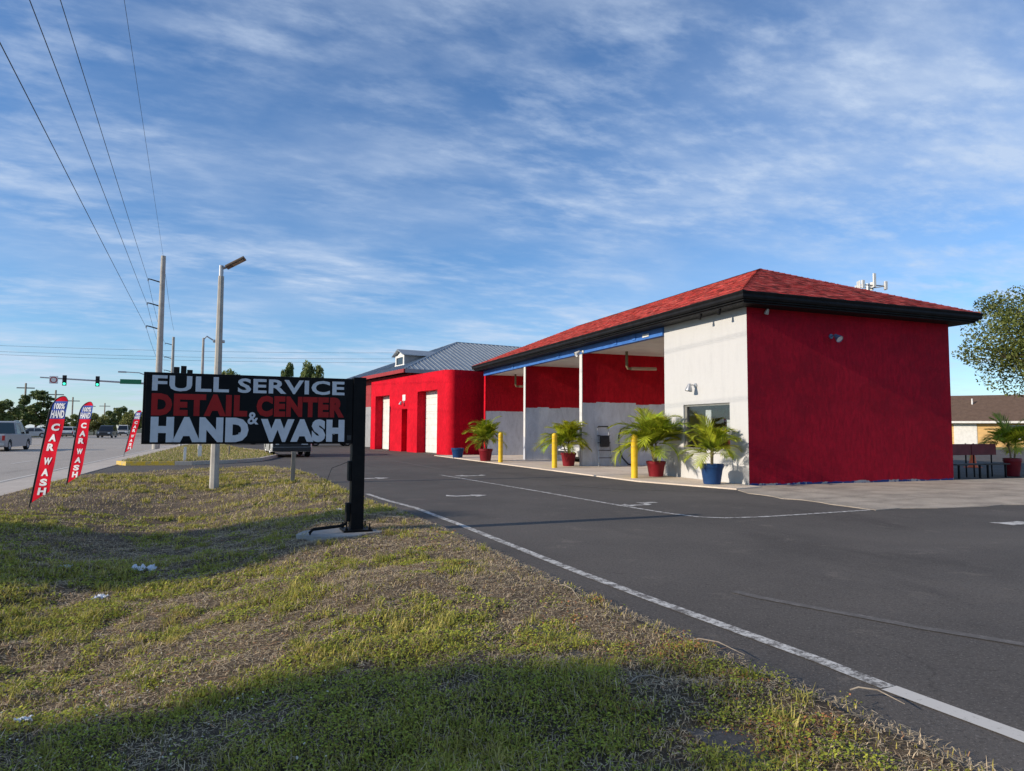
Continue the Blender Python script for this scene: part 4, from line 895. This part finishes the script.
        for cy in (fy, ry):
            T = Matrix.Translation((s*(hw_-.12), cy, wr)) @ Matrix.Rotation(R(90)*s, 4, 'Y')
            w_ = MB().lathe([(wr*.62, -.11), (wr*.93, -.115), (wr, -.08), (wr, .08), (wr*.93, .115), (wr*.62, .11)], 24, T).build('wheel', M_tyre, t, 40)
            MB().lathe([(.001, .10), (wr*.2, .10), (wr*.24, .085), (wr*.56, .075), (wr*.62, .105), (wr*.62, -.1), (.001, -.1)], 18, T).build('rim', M_rim, w_, 30)
    if kind == 'pickup':
        MB().box(-hw_+.12, hw_-.12, -hl+.14, -.55, rear_top-.02, rear_top+.003).build('bed_cover', M_plastic, t)
    MB().bbox(-.16, .16, -hl-.02, -hl+.0, .62, .74, .004).build('number_plate', M_plate, t)
    return t
def carpaint(name, c, rough=.3): return mat(name, c, None, rough, spec=.6)
P_silver = carpaint('silver paint', (.30, .31, .33)); P_white = carpaint('white paint', (.72, .72, .70)); P_dark = carpaint('dark grey paint', (.035, .037, .04)); P_blue = carpaint('navy paint', (.03, .05, .10)); P_red = carpaint('red paint', (.30, .02, .02))
P_lsilver = carpaint('pale silver paint', (.36, .37, .38))
tr = gp(16, 451, -.10)
vehicle('pickup_truck', 'silver pickup truck driving away on the road at the left edge', 'pickup', (tr.x-1.25, tr.y+1.5, -.10), R(0), P_silver, 'pickup', 5.8, 2.03, 1.95)
p = gp(289, 457.5)
vehicle('suv', 'grey car with its front darkened as shade in the lot below the black sign', 'car', (p.x, p.y+2.45, 0), R(180+3), P_lsilver, 'suv', 4.9, 2.0, 1.85, shaded_nose=True)
vehicle('parked_car', 'white car parked nose out in the second wash bay', 'car', (15.3, CWY+12.6, .03), R(90), P_white, 'sedan', 4.5, 1.8, 1.46)
far = [('white_van', 'white box-like van far behind the silver pickup', 'van', 10, 436, 'van', P_white, 5.6, 2.1, 2.6, 0), ('parked_car', 'pale silver car beyond the road right of the pickup', 'car', 33, 437.5, 'sedan', P_lsilver, 4.6, 1.8, 1.45, 90),
       ('parked_car', 'white car seen between the two near banners', 'car', 70, 436.5, 'suv', P_white, 4.5, 1.8, 1.6, 0), ('suv', 'dark SUV far down the road right of the second banner', 'car', 107, 437.5, 'suv', P_dark, 4.9, 2.0, 1.8, 180),
       ('van', 'small white van far down the road beside the far banner', 'van', 124, 435.5, 'van', P_white, 4.8, 1.9, 2.0, 180), ('parked_car', 'red car far behind below the word hand', 'car', 185, 443.5, 'sedan', P_red, 4.5, 1.8, 1.45, 90),
       ('parked_car', 'dark blue car far behind below the ampersand', 'car', 238, 444.5, 'suv', P_blue, 4.6, 1.85, 1.65, 90), ('parked_car', 'dark car just left of the black sign post below the board', 'car', 330, 446, 'suv', P_dark, 4.6, 1.85, 1.6, 95)]
for nm, lb, ct, px, py, kd, pt_, l_, w_, h_, a_ in far:
    q = gp(px, py, -.0); zz = -.02 if q.y > 89 else (-.1 if q.x < -6 else 0)
    if 74 < q.y < 88: zz = -.094
    vehicle(nm, lb, ct, (q.x, q.y, zz), R(a_), pt_, kd, l_, w_, h_)

# ================================================================== POLES, WIRES, SIGNALS
lp = gp(214, 485)
t = thing('light_pole', 'concrete light pole with one flat lamp head behind the black sign', 'light pole', (lp.x, lp.y, 0))
dl = (lp.xy).length; top = at_y(219, 276, lp.y).z
MB().tube([(0, 0, -.1), (0, 0, top)], [.115, .07], 8).build('pole', M_pole, t)
MB().tube([(0, 0, top), (0, 0, top+.28)], .055, 10).build('tenon', M_metal, t)
ang = R(-10); cA, sA = math.cos(ang), math.sin(ang)
TL = Matrix.Translation((.10, 0, top+.22)) @ Matrix.Rotation(ang, 4, 'Z') @ Matrix.Rotation(R(-31), 4, 'Y')
MB().tube([(0, 0, top+.2), (.16, -.02, top+.26)], .035, 8).build('knuckle', M_metal, t)
hd = MB().bbox(.02, .56, -.15, .15, -.025, .04, .02, TL).build('lamp_head', mat('bronze lamp', (.22, .15, .10), (.17, .12, .08), .45, 6, metal=.3), t)
MB().box(.2, .5, -.11, .11, -.031, -.026, TL).build('lamp_lens', mat('led lens', (.45, .32, .20), None, .4), hd)

ut = at_y(163.5, 256, 56.0); ux, uy, uz = ut.x, 56.0, ut.z
def utility(x, y, z, label, r=.27, arms=True):
    t = thing('utility_pole', label, 'utility pole', (x, y, -.1), 0, 'utility poles along the road')
    MB().tube([(0, 0, -.2), (0, 0, z+.1)], [r, r*.62], 10).build('pole', M_pole, t, 60)
    if arms:
        for h in ARM_Z:
            MB().tube([(-.1, 0, h-.05+.1), (-.75, 0, h+.12+.1), (-.95, 0, h+.15+.1)], [.05, .045, .04], 8).build('insulator_arm', M_plastic, t)
            MB().lathe([(.02, -.12), (.05, -.1), (.03, -.06), (.05, -.04), (.03, 0), (.04, .02)], 10, Matrix.Translation((-.95, 0, h+.1+.1))).build('insulator', M_gray, t)
    return t
ARM_Z = [at_y(151, yy, uy).z for yy in (281, 305, 328)]
utility(ux, uy, uz, 'tall concrete utility pole with three side arms left of the light pole')
x2 = at_y(173.5, 340, 98).x
utility(x2, 98, at_y(173.5, 337, 98).z, 'farther utility pole just right of the tall one', .25)
utility(-1.6, -24, uz, 'near utility pole at the roadside behind the camera')
def wire(name, a, b, sag, label, r=.013, n=26, group=None):
    a, b = Vector(a), Vector(b); pts = [a+(b-a)*(i/n)-Vector((0, 0, 4*sag*(i/n)*(1-i/n))) for i in range(n+1)]
    tag(MB().tube(pts, r, 5).build(name, M_plastic), label, 'power line', group)
gW = 'power lines along the road'
wl = ['lowest power line running from the top left to the tall pole', 'second power line from below, running to the middle pole arm', 'third power line, running to the top arm of the tall pole', 'thin top wire running to the tip of the tall pole']
targets = [(0, 36), (32, 0), (62, 0), (125, 0)]
for i, (px, py) in enumerate(targets):
    endp = Vector((ux-.95, uy, ARM_Z[2-i]+.04)) if i < 3 else Vector((ux, uy, uz-.1))
    d = ray(px, py); zt = endp.z+.02; tt = (zt-CAMH)/d.z; q = Vector((d.x*tt, d.y*tt, zt))
    st_ = q+(q-endp).normalized()*(q.y+24); wire('power_line', st_, endp, .12, wl[i], .011 if i < 3 else .007, group=gW)
    e2 = Vector((x2-.95, 98, ARM_Z[2-i]+.1)) if i < 3 else Vector((x2, 98, uz-.1)); wire('power_line', endp, e2, .5, wl[i].replace('running', 'continuing').replace('from the top left to', 'beyond') if i == 0 else 'far span of the '+wl[i].split(',')[0], .012, group=gW)
for k, (y0_, y1_) in enumerate([(344, 352), (350, 358), (353, 362)]):
    a = at_y(-40, y0_, 120); b = at_y(480, y1_, 120); wire('power_line', a, b, .6, ['uppermost', 'middle', 'lowest'][k]+' of the thin wires crossing low behind the poles', .018, group='wires crossing the road')
# traffic signal mast
mp = at_y(193, 400, 90.0); mx_, my_ = mp.x, 90.0; az_ = at_y(100, 381, 90).z
t = thing('traffic_signal', 'traffic signal mast arm with two green lights over the road', 'traffic signal', (mx_, my_, -.02))
MB().tube([(0, 0, 0), (0, 0, az_+.4)], [.2, .15], 12).build('mast', M_metal, t)
xe = at_y(40, 379, 90).x-mx_
MB().tube([(0, 0, az_-.3), (xe*.5, 0, az_-.05), (xe, 0, az_+.25)], [.14, .11, .07], 10).build('mast_arm', M_metal, t)
for px in (65, 98):
    xx = at_y(px, 380, 90).x-mx_; h = MB().bbox(xx-.2, xx+.2, -.28, -.12, az_-.62, az_+.55, .03).build('signal_head', M_black, t)
    for j, z in enumerate((az_+.33, az_-.04, az_-.41)):
        MB().lathe([(.001, .29), (.14, .285)], 14, Matrix.Translation((xx, 0, z)) @ Matrix.Rotation(R(90), 4, 'X')).build('signal_lens', M_go if j == 2 else M_plastic, h)
        MB().tube([(xx-.17, -.29, z), (xx-.15, -.45, z+.1), (xx, -.48, z+.16), (xx+.15, -.45, z+.1), (xx+.17, -.29, z)], .02, 5).build('visor', M_black, h)
xx = at_y(54, 379, 90).x-mx_; MB().bbox(xx-.42, xx+.42, -.14, -.11, az_-.42, az_+.42, .01).build('turn_sign', M_plate, t)
MB().lathe([(.26, .15), (.36, .15), (.36, .155), (.26, .155), (.26, .15)], 20, Matrix.Translation((xx, 0, az_)) @ Matrix.Rotation(R(90), 4, 'X')).build('red_ring', M_tail, t)
xx = at_y(131, 381, 90).x-mx_; MB().bbox(xx-1.1, xx+1.1, -.14, -.11, az_-.25, az_+.3, .01).build('street_name_sign', M_greensign, t)
ts = at_y(183, 378, 60)
t = thing('signal_cluster', 'dark traffic signal heads on a short pole just above the sign top', 'traffic signal', (ts.x, 60, 0))
b = MB().tube([(0, 0, 0), (0, 0, ts.z+.9)], .09, 10).build('pole', M_metal, t)
for dxx, dz in ((-.45, .35), (.05, .45), (.5, .15)): MB().bbox(dxx-.2, dxx+.2, -.3, -.1, ts.z+dz-.5, ts.z+dz+.5, .03).build('signal_head', M_black, t)
# street lamps with arms
def street_lamp(px, ptop, Y, armdir, label, armlen=2.0):
    a = at_y(px, ptop, Y); t = thing('street_lamp', label, 'street lamp', (a.x, Y, 0 if Y < 74 else -.02))
    MB().tube([(0, 0, 0), (0, 0, a.z)], [.12, .07], 10).build('pole', M_pole, t)
    MB().tube([(0, 0, a.z-.1), (armdir*armlen*.35, 0, a.z+.12), (armdir*armlen, 0, a.z-.10 if armdir > 0 else a.z+.15)], .045, 8).build('arm', M_metal, t)
    MB().bbox(min(armdir*armlen, armdir*(armlen+.7)), max(armdir*armlen, armdir*(armlen+.7)), -.15, .15, (a.z-.25 if armdir > 0 else a.z+.08), (a.z-.08 if armdir > 0 else a.z+.22), .04).build('lamp_head', M_metal, t)
    return t
street_lamp(203.5, 338, 47, 1, 'thin street lamp with drooping arm beside the light pole', .55)
street_lamp(146, 374, 75, -1, 'grey street lamp arm reaching left above the green street sign', 1.7)
for k, (px, pt_, Y) in enumerate([(26, 383, 150), (56, 390, 160), (73, 397, 185), (90, 403, 220), (105, 403, 230)]):
    a = at_y(px, pt_, Y); t = thing('utility_pole', ['first', 'second', 'third', 'fourth', 'fifth'][k]+' from the left of the small far utility poles beyond the road', 'utility pole', (a.x, Y, -.02), 0, 'far utility poles')
    MB().tube([(0, 0, 0), (0, 0, a.z)], .16, 6).build('pole', M_wood, t); MB().box(-1.4, 1.4, -.08, .08, a.z-1.0, a.z-.8).build('crossarm', M_wood, t)
# stakes
def stake(px, pb, ptop, w, mt, label):
    a = gp(px, pb, 0.05 if pb > 470 else .13); d = (a.x*math.sin(-YAW)+a.y*math.cos(YAW)); h = (pb-ptop)/F*d
    t = MB().bbox(-w/2, w/2, -w/2, w/2, -.3, h, .006).build('stake', mt, None, None, (a.x, a.y, a.z)); t.rotation_euler = (0, R(1.2), 0); tag(t, label, 'post')
stake(292.5, 481, 452, .11, M_wood, 'short weathered post in the grass right of the light pole')
stake(184.5, 461, 447, .10, M_trim, 'small white post on the far grass island, leftmost')
stake(199.5, 457, 446, .16, M_trim, 'wider white post on the far grass island')
stake(229, 455, 446, .06, M_wood, 'thin post at the far side of the grass island')

# cell antenna behind the roof
cq = at_y(868, 287, 62.0)
t = thing('antenna_tower', 'cell antenna platform showing above the red roof', 'antenna tower', (cq.x, 62, 0))
MB().tube([(0, 0, -.1), (0, 0, cq.z+.4)], [.35, .22], 12).build('mast', M_metal, t)
for k in range(3):
    a = R(20+120*k); ca, sa = math.cos(a), math.sin(a); rr_ = 1.75
    b = MB(); px_, py_ = ca*1.0, sa*1.0; tx_, ty_ = -sa, ca
    b.tube([(0, 0, cq.z), (px_, py_, cq.z)], .07, 6).tube([(px_-tx_*rr_, py_-ty_*rr_, cq.z), (px_+tx_*rr_, py_+ty_*rr_, cq.z)], .07, 6); b.build('antenna_arm', M_metal, t)
    for j in (-1, 0, 1):
        T = Matrix.Translation((px_+tx_*rr_*j*.9+ca*.15, py_+ty_*rr_*j*.9+sa*.15, cq.z)) @ Matrix.Rotation(a, 4, 'Z')
        MB().bbox(-.09, .09, -.17, .17, -.45+.2*(j == 0), .55+.7*(j == 0)*(k == 2)+.2*(j == 0), .03, T).build('antenna_panel', M_trim, t)

# ================================================================== BENCHES, CONE, HOUSE
def bench(px0, px1, py, label):
    Y = 15.3; a = at_y(px0, py, Y); b_ = at_y(px1, py, Y); w_ = b_.x-a.x
    t = thing('bench', label, 'bench', (a.x, Y, .012), 0, 'maroon benches beside the car wash')
    MB().bbox(0, w_, .22, .26, .72, 1.08, .01).build('backrest', M_bench, t)
    MB().bbox(0, w_, -.22, .16, .42, .46, .01).build('seat', M_plastic, t)
    for x in (.16, w_-.16):
        MB().bbox(x-.025, x+.025, -.19, -.14, 0, .419, .005).build('leg', M_black, t)
        MB().tube([(x, .27, .0), (x, .28, .5), (x, .275, 1.1)], .022, 8).build('back_leg', M_black, t)
bench(950.5, 978.5, 477.5, 'maroon bench directly against the corner of the car wash')
bench(979.5, 1004, 477.5, 'maroon bench between the other bench and the potted palm')
q = gp(973, 467.5); t = thing('traffic_cone', 'orange traffic cone behind the benches', 'cone', (q.x, q.y, 0)); MB().lathe([(.19, .03), (.17, .06), (.045, .75), (.001, .76)], 18).build('cone', M_orange, t, 40); MB().bbox(-.24, .24, -.24, .24, 0, .035, .01).build('base', M_orange, t)
hp = gp(953, 446.5); D0 = hp.y
hs = thing('house', 'low tan house with brown shingle roof behind the benches', 'house', (hp.x-12*math.cos(R(52)), hp.y+12*math.sin(R(52)), 0), R(-52))
hL, hD, hH = 36, 10, 2.65
b = MB().box(0, hL, 0, hD, 0, hH); b.build('wall', M_housew, hs)
b = MB(); y0_, y1_, zr, zt = -.7, hD+.7, hH-.05, hH+3.0
b.add([(-.6, y0_, zr), (hL+.6, y0_, zr), (hL+.6, y1_, zr), (-.6, y1_, zr), (-.6, hD/2, zt), (hL+.6, hD/2, zt)], [(0, 1, 5, 4), (2, 3, 4, 5), (0, 4, 3), (1, 2, 5), (0, 3, 2, 1)]); ro = b.build('roof', M_houser, hs)
MB().box(-.6, hL+.6, y0_-.05, y0_-.002, zr-.12, zr+.1).build('fascia', M_trim, hs)
for k in range(22):                         # roof courses
    f = k/22; yy = y0_+(hD/2-y0_)*f; z = zr+(zt-zr)*f
    MB().box(-.6, hL+.6, yy, yy+.05, z+.01, z+.05).build('shingle_course', M_houser, ro)
for x, w_, z0_, z1_, mt in ((12.2, 1.9, .15, 2.35, M_trim), (7.2, 1.6, .9, 2.2, M_carglass), (17, 2.0, .9, 2.2, M_carglass), (22, 1.0, .05, 2.2, M_trim), (27, 2, .9, 2.2, M_carglass)):
    wn_ = MB().box(x-.08, x+w_+.08, -.06, -.005, z0_-.08, z1_+.08).build('window' if mt is M_carglass else 'door', M_trim, hs); MB().box(x, x+w_, -.075, -.061, z0_, z1_).build('pane' if mt is M_carglass else 'door_leaf', mt, wn_)
MB().tube([(14, 3, 4), (14, 3, 5.2)], .08, 8).build('vent_pipe', M_trim, hs)
for k in range(4): MB().box(0, hL, -.012, -.002, .45+.5*k, .465+.5*k).build('mortar_line', M_wood, hs)

# litter
def litter(px, py, s, label, seed):
    z = -.12; p = gp(px, py, z); z = float(swale(np.array([p.x]), np.array([p.y]))[0]); p = gp(px, py, z); rr = random.Random(seed); bm = bmesh.new(); bmesh.ops.create_grid(bm, x_segments=14, y_segments=10, size=1)
    for v in bm.verts:
        a_ = math.atan2(v.co.y, v.co.x); k_ = 1+.28*math.sin(3*a_+seed)+.18*math.sin(7*a_+2*seed); x_, y_ = v.co.x*k_, v.co.y*k_*.75
        v.co = Vector((x_*s, y_*s*.8, s*(.30+.34*math.sin(4.1*x_+seed)*math.cos(3.3*y_+seed)+.16*math.sin(9*x_-5*y_)+rr.uniform(-.09, .09))))
    bmesh.ops.solidify(bm, geom=bm.faces[:], thickness=.004)
    me = bpy.data.meshes.new('litter'); bm.to_mesh(me); bm.free(); me.materials.append(M_litter); o = bpy.data.objects.new('crumpled_paper', me); link(o); o.location = (p.x, p.y, z+.02); tag(o, label, 'litter', 'litter in the grass')
litter(142, 573, .115, 'largest crumpled white litter in the shaded grass', 1); litter(65, 570, .06, 'crumpled white scrap at the left of the shaded grass', 2); litter(101, 600, .055, 'small white scrap below the largest litter', 3); litter(24, 724, .035, 'pale scrap at the lower left in the grass', 4)
litter(339, 511, .04, 'tiny pale scrap in the grass left of the sign post', 6)
# twigs
for k, (x0_, y0_, x1_, y1_, lb) in enumerate([(630, 682, 668, 681, 'pale dry twig on the grass at lower centre'), (850, 690, 905, 704, 'thin twig across the asphalt edge by the white line'), (560, 585, 580, 600, 'dry twig at the asphalt edge left of the white line'), (690, 640, 745, 655, 'dry twig hanging over the grass edge')]):
    a, b_ = gp(x0_, y0_, .045), gp(x1_, y1_, .045); m_ = (a+b_)/2+Vector((.03, .02, .025)); tag(MB().tube([a, a*.6+m_*.4+Vector((0, .015, .01)), m_, b_], [.005, .0045, .004, .002], 6).build('twig', M_wood), lb, 'twig', 'twigs by the asphalt edge')

# ================================================================== TREES
def tree_parts(seed, H, crown_r, crown_h, trunk_h, nl, leaf, c0, c1, lobes=9, squash=1.0, trunk_r=None):
    rr = np.random.default_rng(seed); r2 = random.Random(seed); tb = MB(); tr_ = trunk_r or H*.022
    tb.tube([(0, 0, -.3), (.05*r2.uniform(-1, 1), .05, trunk_h*.5), (0.1*r2.uniform(-1, 1), .05, trunk_h), (.15*r2.uniform(-1, 1), 0, trunk_h+crown_h*.45)], [tr_*1.25, tr_, tr_*.8, tr_*.3], 8)
    cen = []; cz = trunk_h+crown_h*.5
    for i in range(lobes):
        a = i*2.399; f = (i+.5)/lobes; zz = -1+2*f; rad = math.sqrt(max(0, 1-zz*zz))*r2.uniform(.45, .8)
        c = Vector((math.cos(a)*rad*crown_r, math.sin(a)*rad*crown_r, cz+zz*crown_h*.40)); cen.append((c, crown_r*r2.uniform(.30, .50)))
        s = Vector((0, 0, trunk_h*r2.uniform(.75, 1.0)+max(0, zz)*crown_h*.25)); m_ = s*.45+c*.55+Vector((0, 0, -.08*crown_h*r2.random())); tb.tube([s, m_, c], [tr_*.42, tr_*.26, tr_*.08], 6)
        for j in range(3):
            e_ = c+Vector((r2.uniform(-1, 1), r2.uniform(-1, 1), r2.uniform(-.6, .8)))*crown_r*.4; tb.tube([m_*.4+c*.6, (c+e_)/2+Vector((0, 0, .05*crown_r)), e_], [tr_*.14, tr_*.09, tr_*.03], 5)
            cen.append((e_, crown_r*r2.uniform(.14, .26)))
    wts = np.array([c[1]**2 for c in cen]); wts /= wts.sum(); k = rr.choice(len(cen), nl, p=wts); C = np.array([c[0][:] for c in cen])[k]; S = np.array([c[1] for c in cen])[k]
    d = rr.normal(size=(nl, 3)); d /= np.linalg.norm(d, axis=1)[:, None]; p = C+d*(S*rr.random(nl)**.45)[:, None]*np.array([1, 1, .75*squash])
    n_ = rr.normal(size=(nl, 3))+np.array([0, 0, .8]); n_ /= np.linalg.norm(n_, axis=1)[:, None]; a = np.cross(n_, rr.normal(size=(nl, 3))); a /= np.linalg.norm(a, axis=1)[:, None]; b = np.cross(n_, a); s = (leaf*rr.uniform(.6, 1.3, nl))[:, None]
    v = np.stack([p-a*s, p+b*s*.5, p+a*s, p-b*s*.5], 1).reshape(-1, 3)
    mixk = rr.random((nl, 1)); tone = (.7+.6*rr.random((nl, 1)))*(.8+.4*np.repeat(rr.random(len(cen))[k][:, None], 1, 1)); col = (np.array(c0)*(1-mixk)+np.array(c1)*mixk)*tone
    return tb.mesh('trunk', M_bark, 60), npmesh('crown', v, np.arange(4*nl).reshape(-1, 4), M_leaf, np.repeat(col, 4, 0), 'mesh')
def tree(name, label, loc, parts, rz=0, sc=(1, 1, 1), group=None, cat='tree'):
    t = thing(name, label, cat, loc, rz, group); t.scale = sc
    for nm, me in zip(('trunk', 'crown'), parts): link(bpy.data.objects.new(nm, me), t)
    return t
# the tree reaching into the right of the picture
tp = tree_parts(31, 9.5, 4.3, 5.4, 3.6, 52000, .080, (.075, .105, .022), (.19, .21, .05), lobes=17, trunk_r=.2)
tq = at_y(1075, 420, 20.0); tree('shade_tree', 'leafy green tree reaching in at the right edge beside the roof', (tq.x+.7, 20.0, 0), tp, .6, (1, 1, .95))
V1 = tree_parts(41, 8, 3.0, 5.2, 2.2, 5200, .26, (.11, .15, .04), (.22, .25, .08))
V2 = tree_parts(42, 8, 2.4, 6.0, 1.8, 5200, .24, (.085, .12, .036), (.17, .21, .07))
V3 = tree_parts(43, 8, 3.6, 4.2, 1.4, 5600, .27, (.13, .155, .04), (.28, .27, .09))
VV = [V1, V2, V3]
def far_tree(px, ptop, Y, label, var, w=1.0, group='trees beyond the road'):
    a = at_y(px, ptop, Y); h = a.z/7.6; tree('roadside_tree', label, (a.x, Y, -.03), VV[var], px*.37, (h*w, h*w, h), group)
FT = [(2, 399, 120, 'tree cut by the left edge behind the white van', 0, 1), (38, 391, 132, 'tall dark tree behind the silver pickup', 1, 1.1), (24, 408, 150, 'tree just left of the tall dark tree', 0, 1.2), (58, 413, 150, 'olive tree behind the first banner', 2, 1.2),
      (78, 414, 165, 'tree between the two near banners', 0, 1.2), (95, 408, 165, 'broad tree right of the second banner', 2, 1), (111, 411, 180, 'dark tree behind the dark SUV', 1, 1), (120, 406, 190, 'taller tree left of the far banner', 0, .9), (132, 407, 150, 'round golden-green tree behind the far banner', 2, .8),
      (146, 412, 170, 'tree at the left edge of the black sign', 0, 1.2), (182, 376, 150, 'tree hidden mostly behind the left of the sign', 2, 1), (232, 370, 135, 'small treetop above the word service, left', 0, .8), (262, 373, 150, 'low treetop above the word service, middle', 2, 1),
      (288, 364, 120, 'narrow treetop above the letter v on the sign', 1, .36), (311, 360, 115, 'highest treetop above the right end of the sign', 0, .42), (338, 376, 120, 'treetop just left of the sign post', 2, .7), (165, 395, 140, 'tree mostly behind the word full', 0, 1.1), (205, 392, 160, 'tree behind the middle of the sign', 1, 1.3), (250, 390, 170, 'tree behind the ampersand on the sign', 2, 1.3)]
for px, pt_, Y, lb, vr, w_ in FT: far_tree(px, pt_, Y, lb, vr, w_)
# low hedge closing the far side of the road
x = NR.uniform(-75, -32, 16000); y = 122+NR.uniform(0, 3, 16000); z = np.abs(NR.normal(.5, .55, 16000))*(0.6+.6*vnoise(x, y, .25, 4)); p = np.stack([x, y, z-.02], 1)
x2_ = NR.uniform(-30, 40, 16000)*1.0; x2_ = x2_[x2_ > -4]; y2_ = 112+NR.uniform(0, 3, len(x2_)); p = np.concatenate([p, np.stack([x2_, y2_, np.abs(NR.normal(.6, .6, len(x2_)))-.02], 1)]); n = len(p)
a = NR.normal(size=(n, 3)); a /= np.linalg.norm(a, axis=1)[:, None]; b = np.cross(a, NR.normal(size=(n, 3))); b /= np.linalg.norm(b, axis=1)[:, None]; s = NR.uniform(.12, .26, (n, 1))
col = np.array([.045, .062, .018])*(.6+.9*NR.random((n, 1)))
o = npmesh('hedge', np.stack([p-a*s, p+b*s*.6, p+a*s, p-b*s*.6], 1).reshape(-1, 3), np.arange(4*n).reshape(-1, 4), M_leaf, np.repeat(col, 4, 0)); tag(o, 'low dark hedge along the far side of the road', 'hedge', kind='stuff')
# trees across the road, outside the picture, whose shade lies over the verge
SH = tree_parts(51, 11.5, 3.0, 7.5, 3.8, 26000, .22, (.035, .05, .014), (.08, .09, .026), lobes=12)
GS = 'street trees across the road outside the picture'
tree('street_tree', 'street tree across the road level with the black sign', (-34, 10.0, -.02), SH, .4, (1.05, .98, 1.19), GS)
tree('street_tree', 'street tree across the road level with the camera', (-34, 2.0, -.02), SH, 2.1, (.85, .78, 1.22), GS)
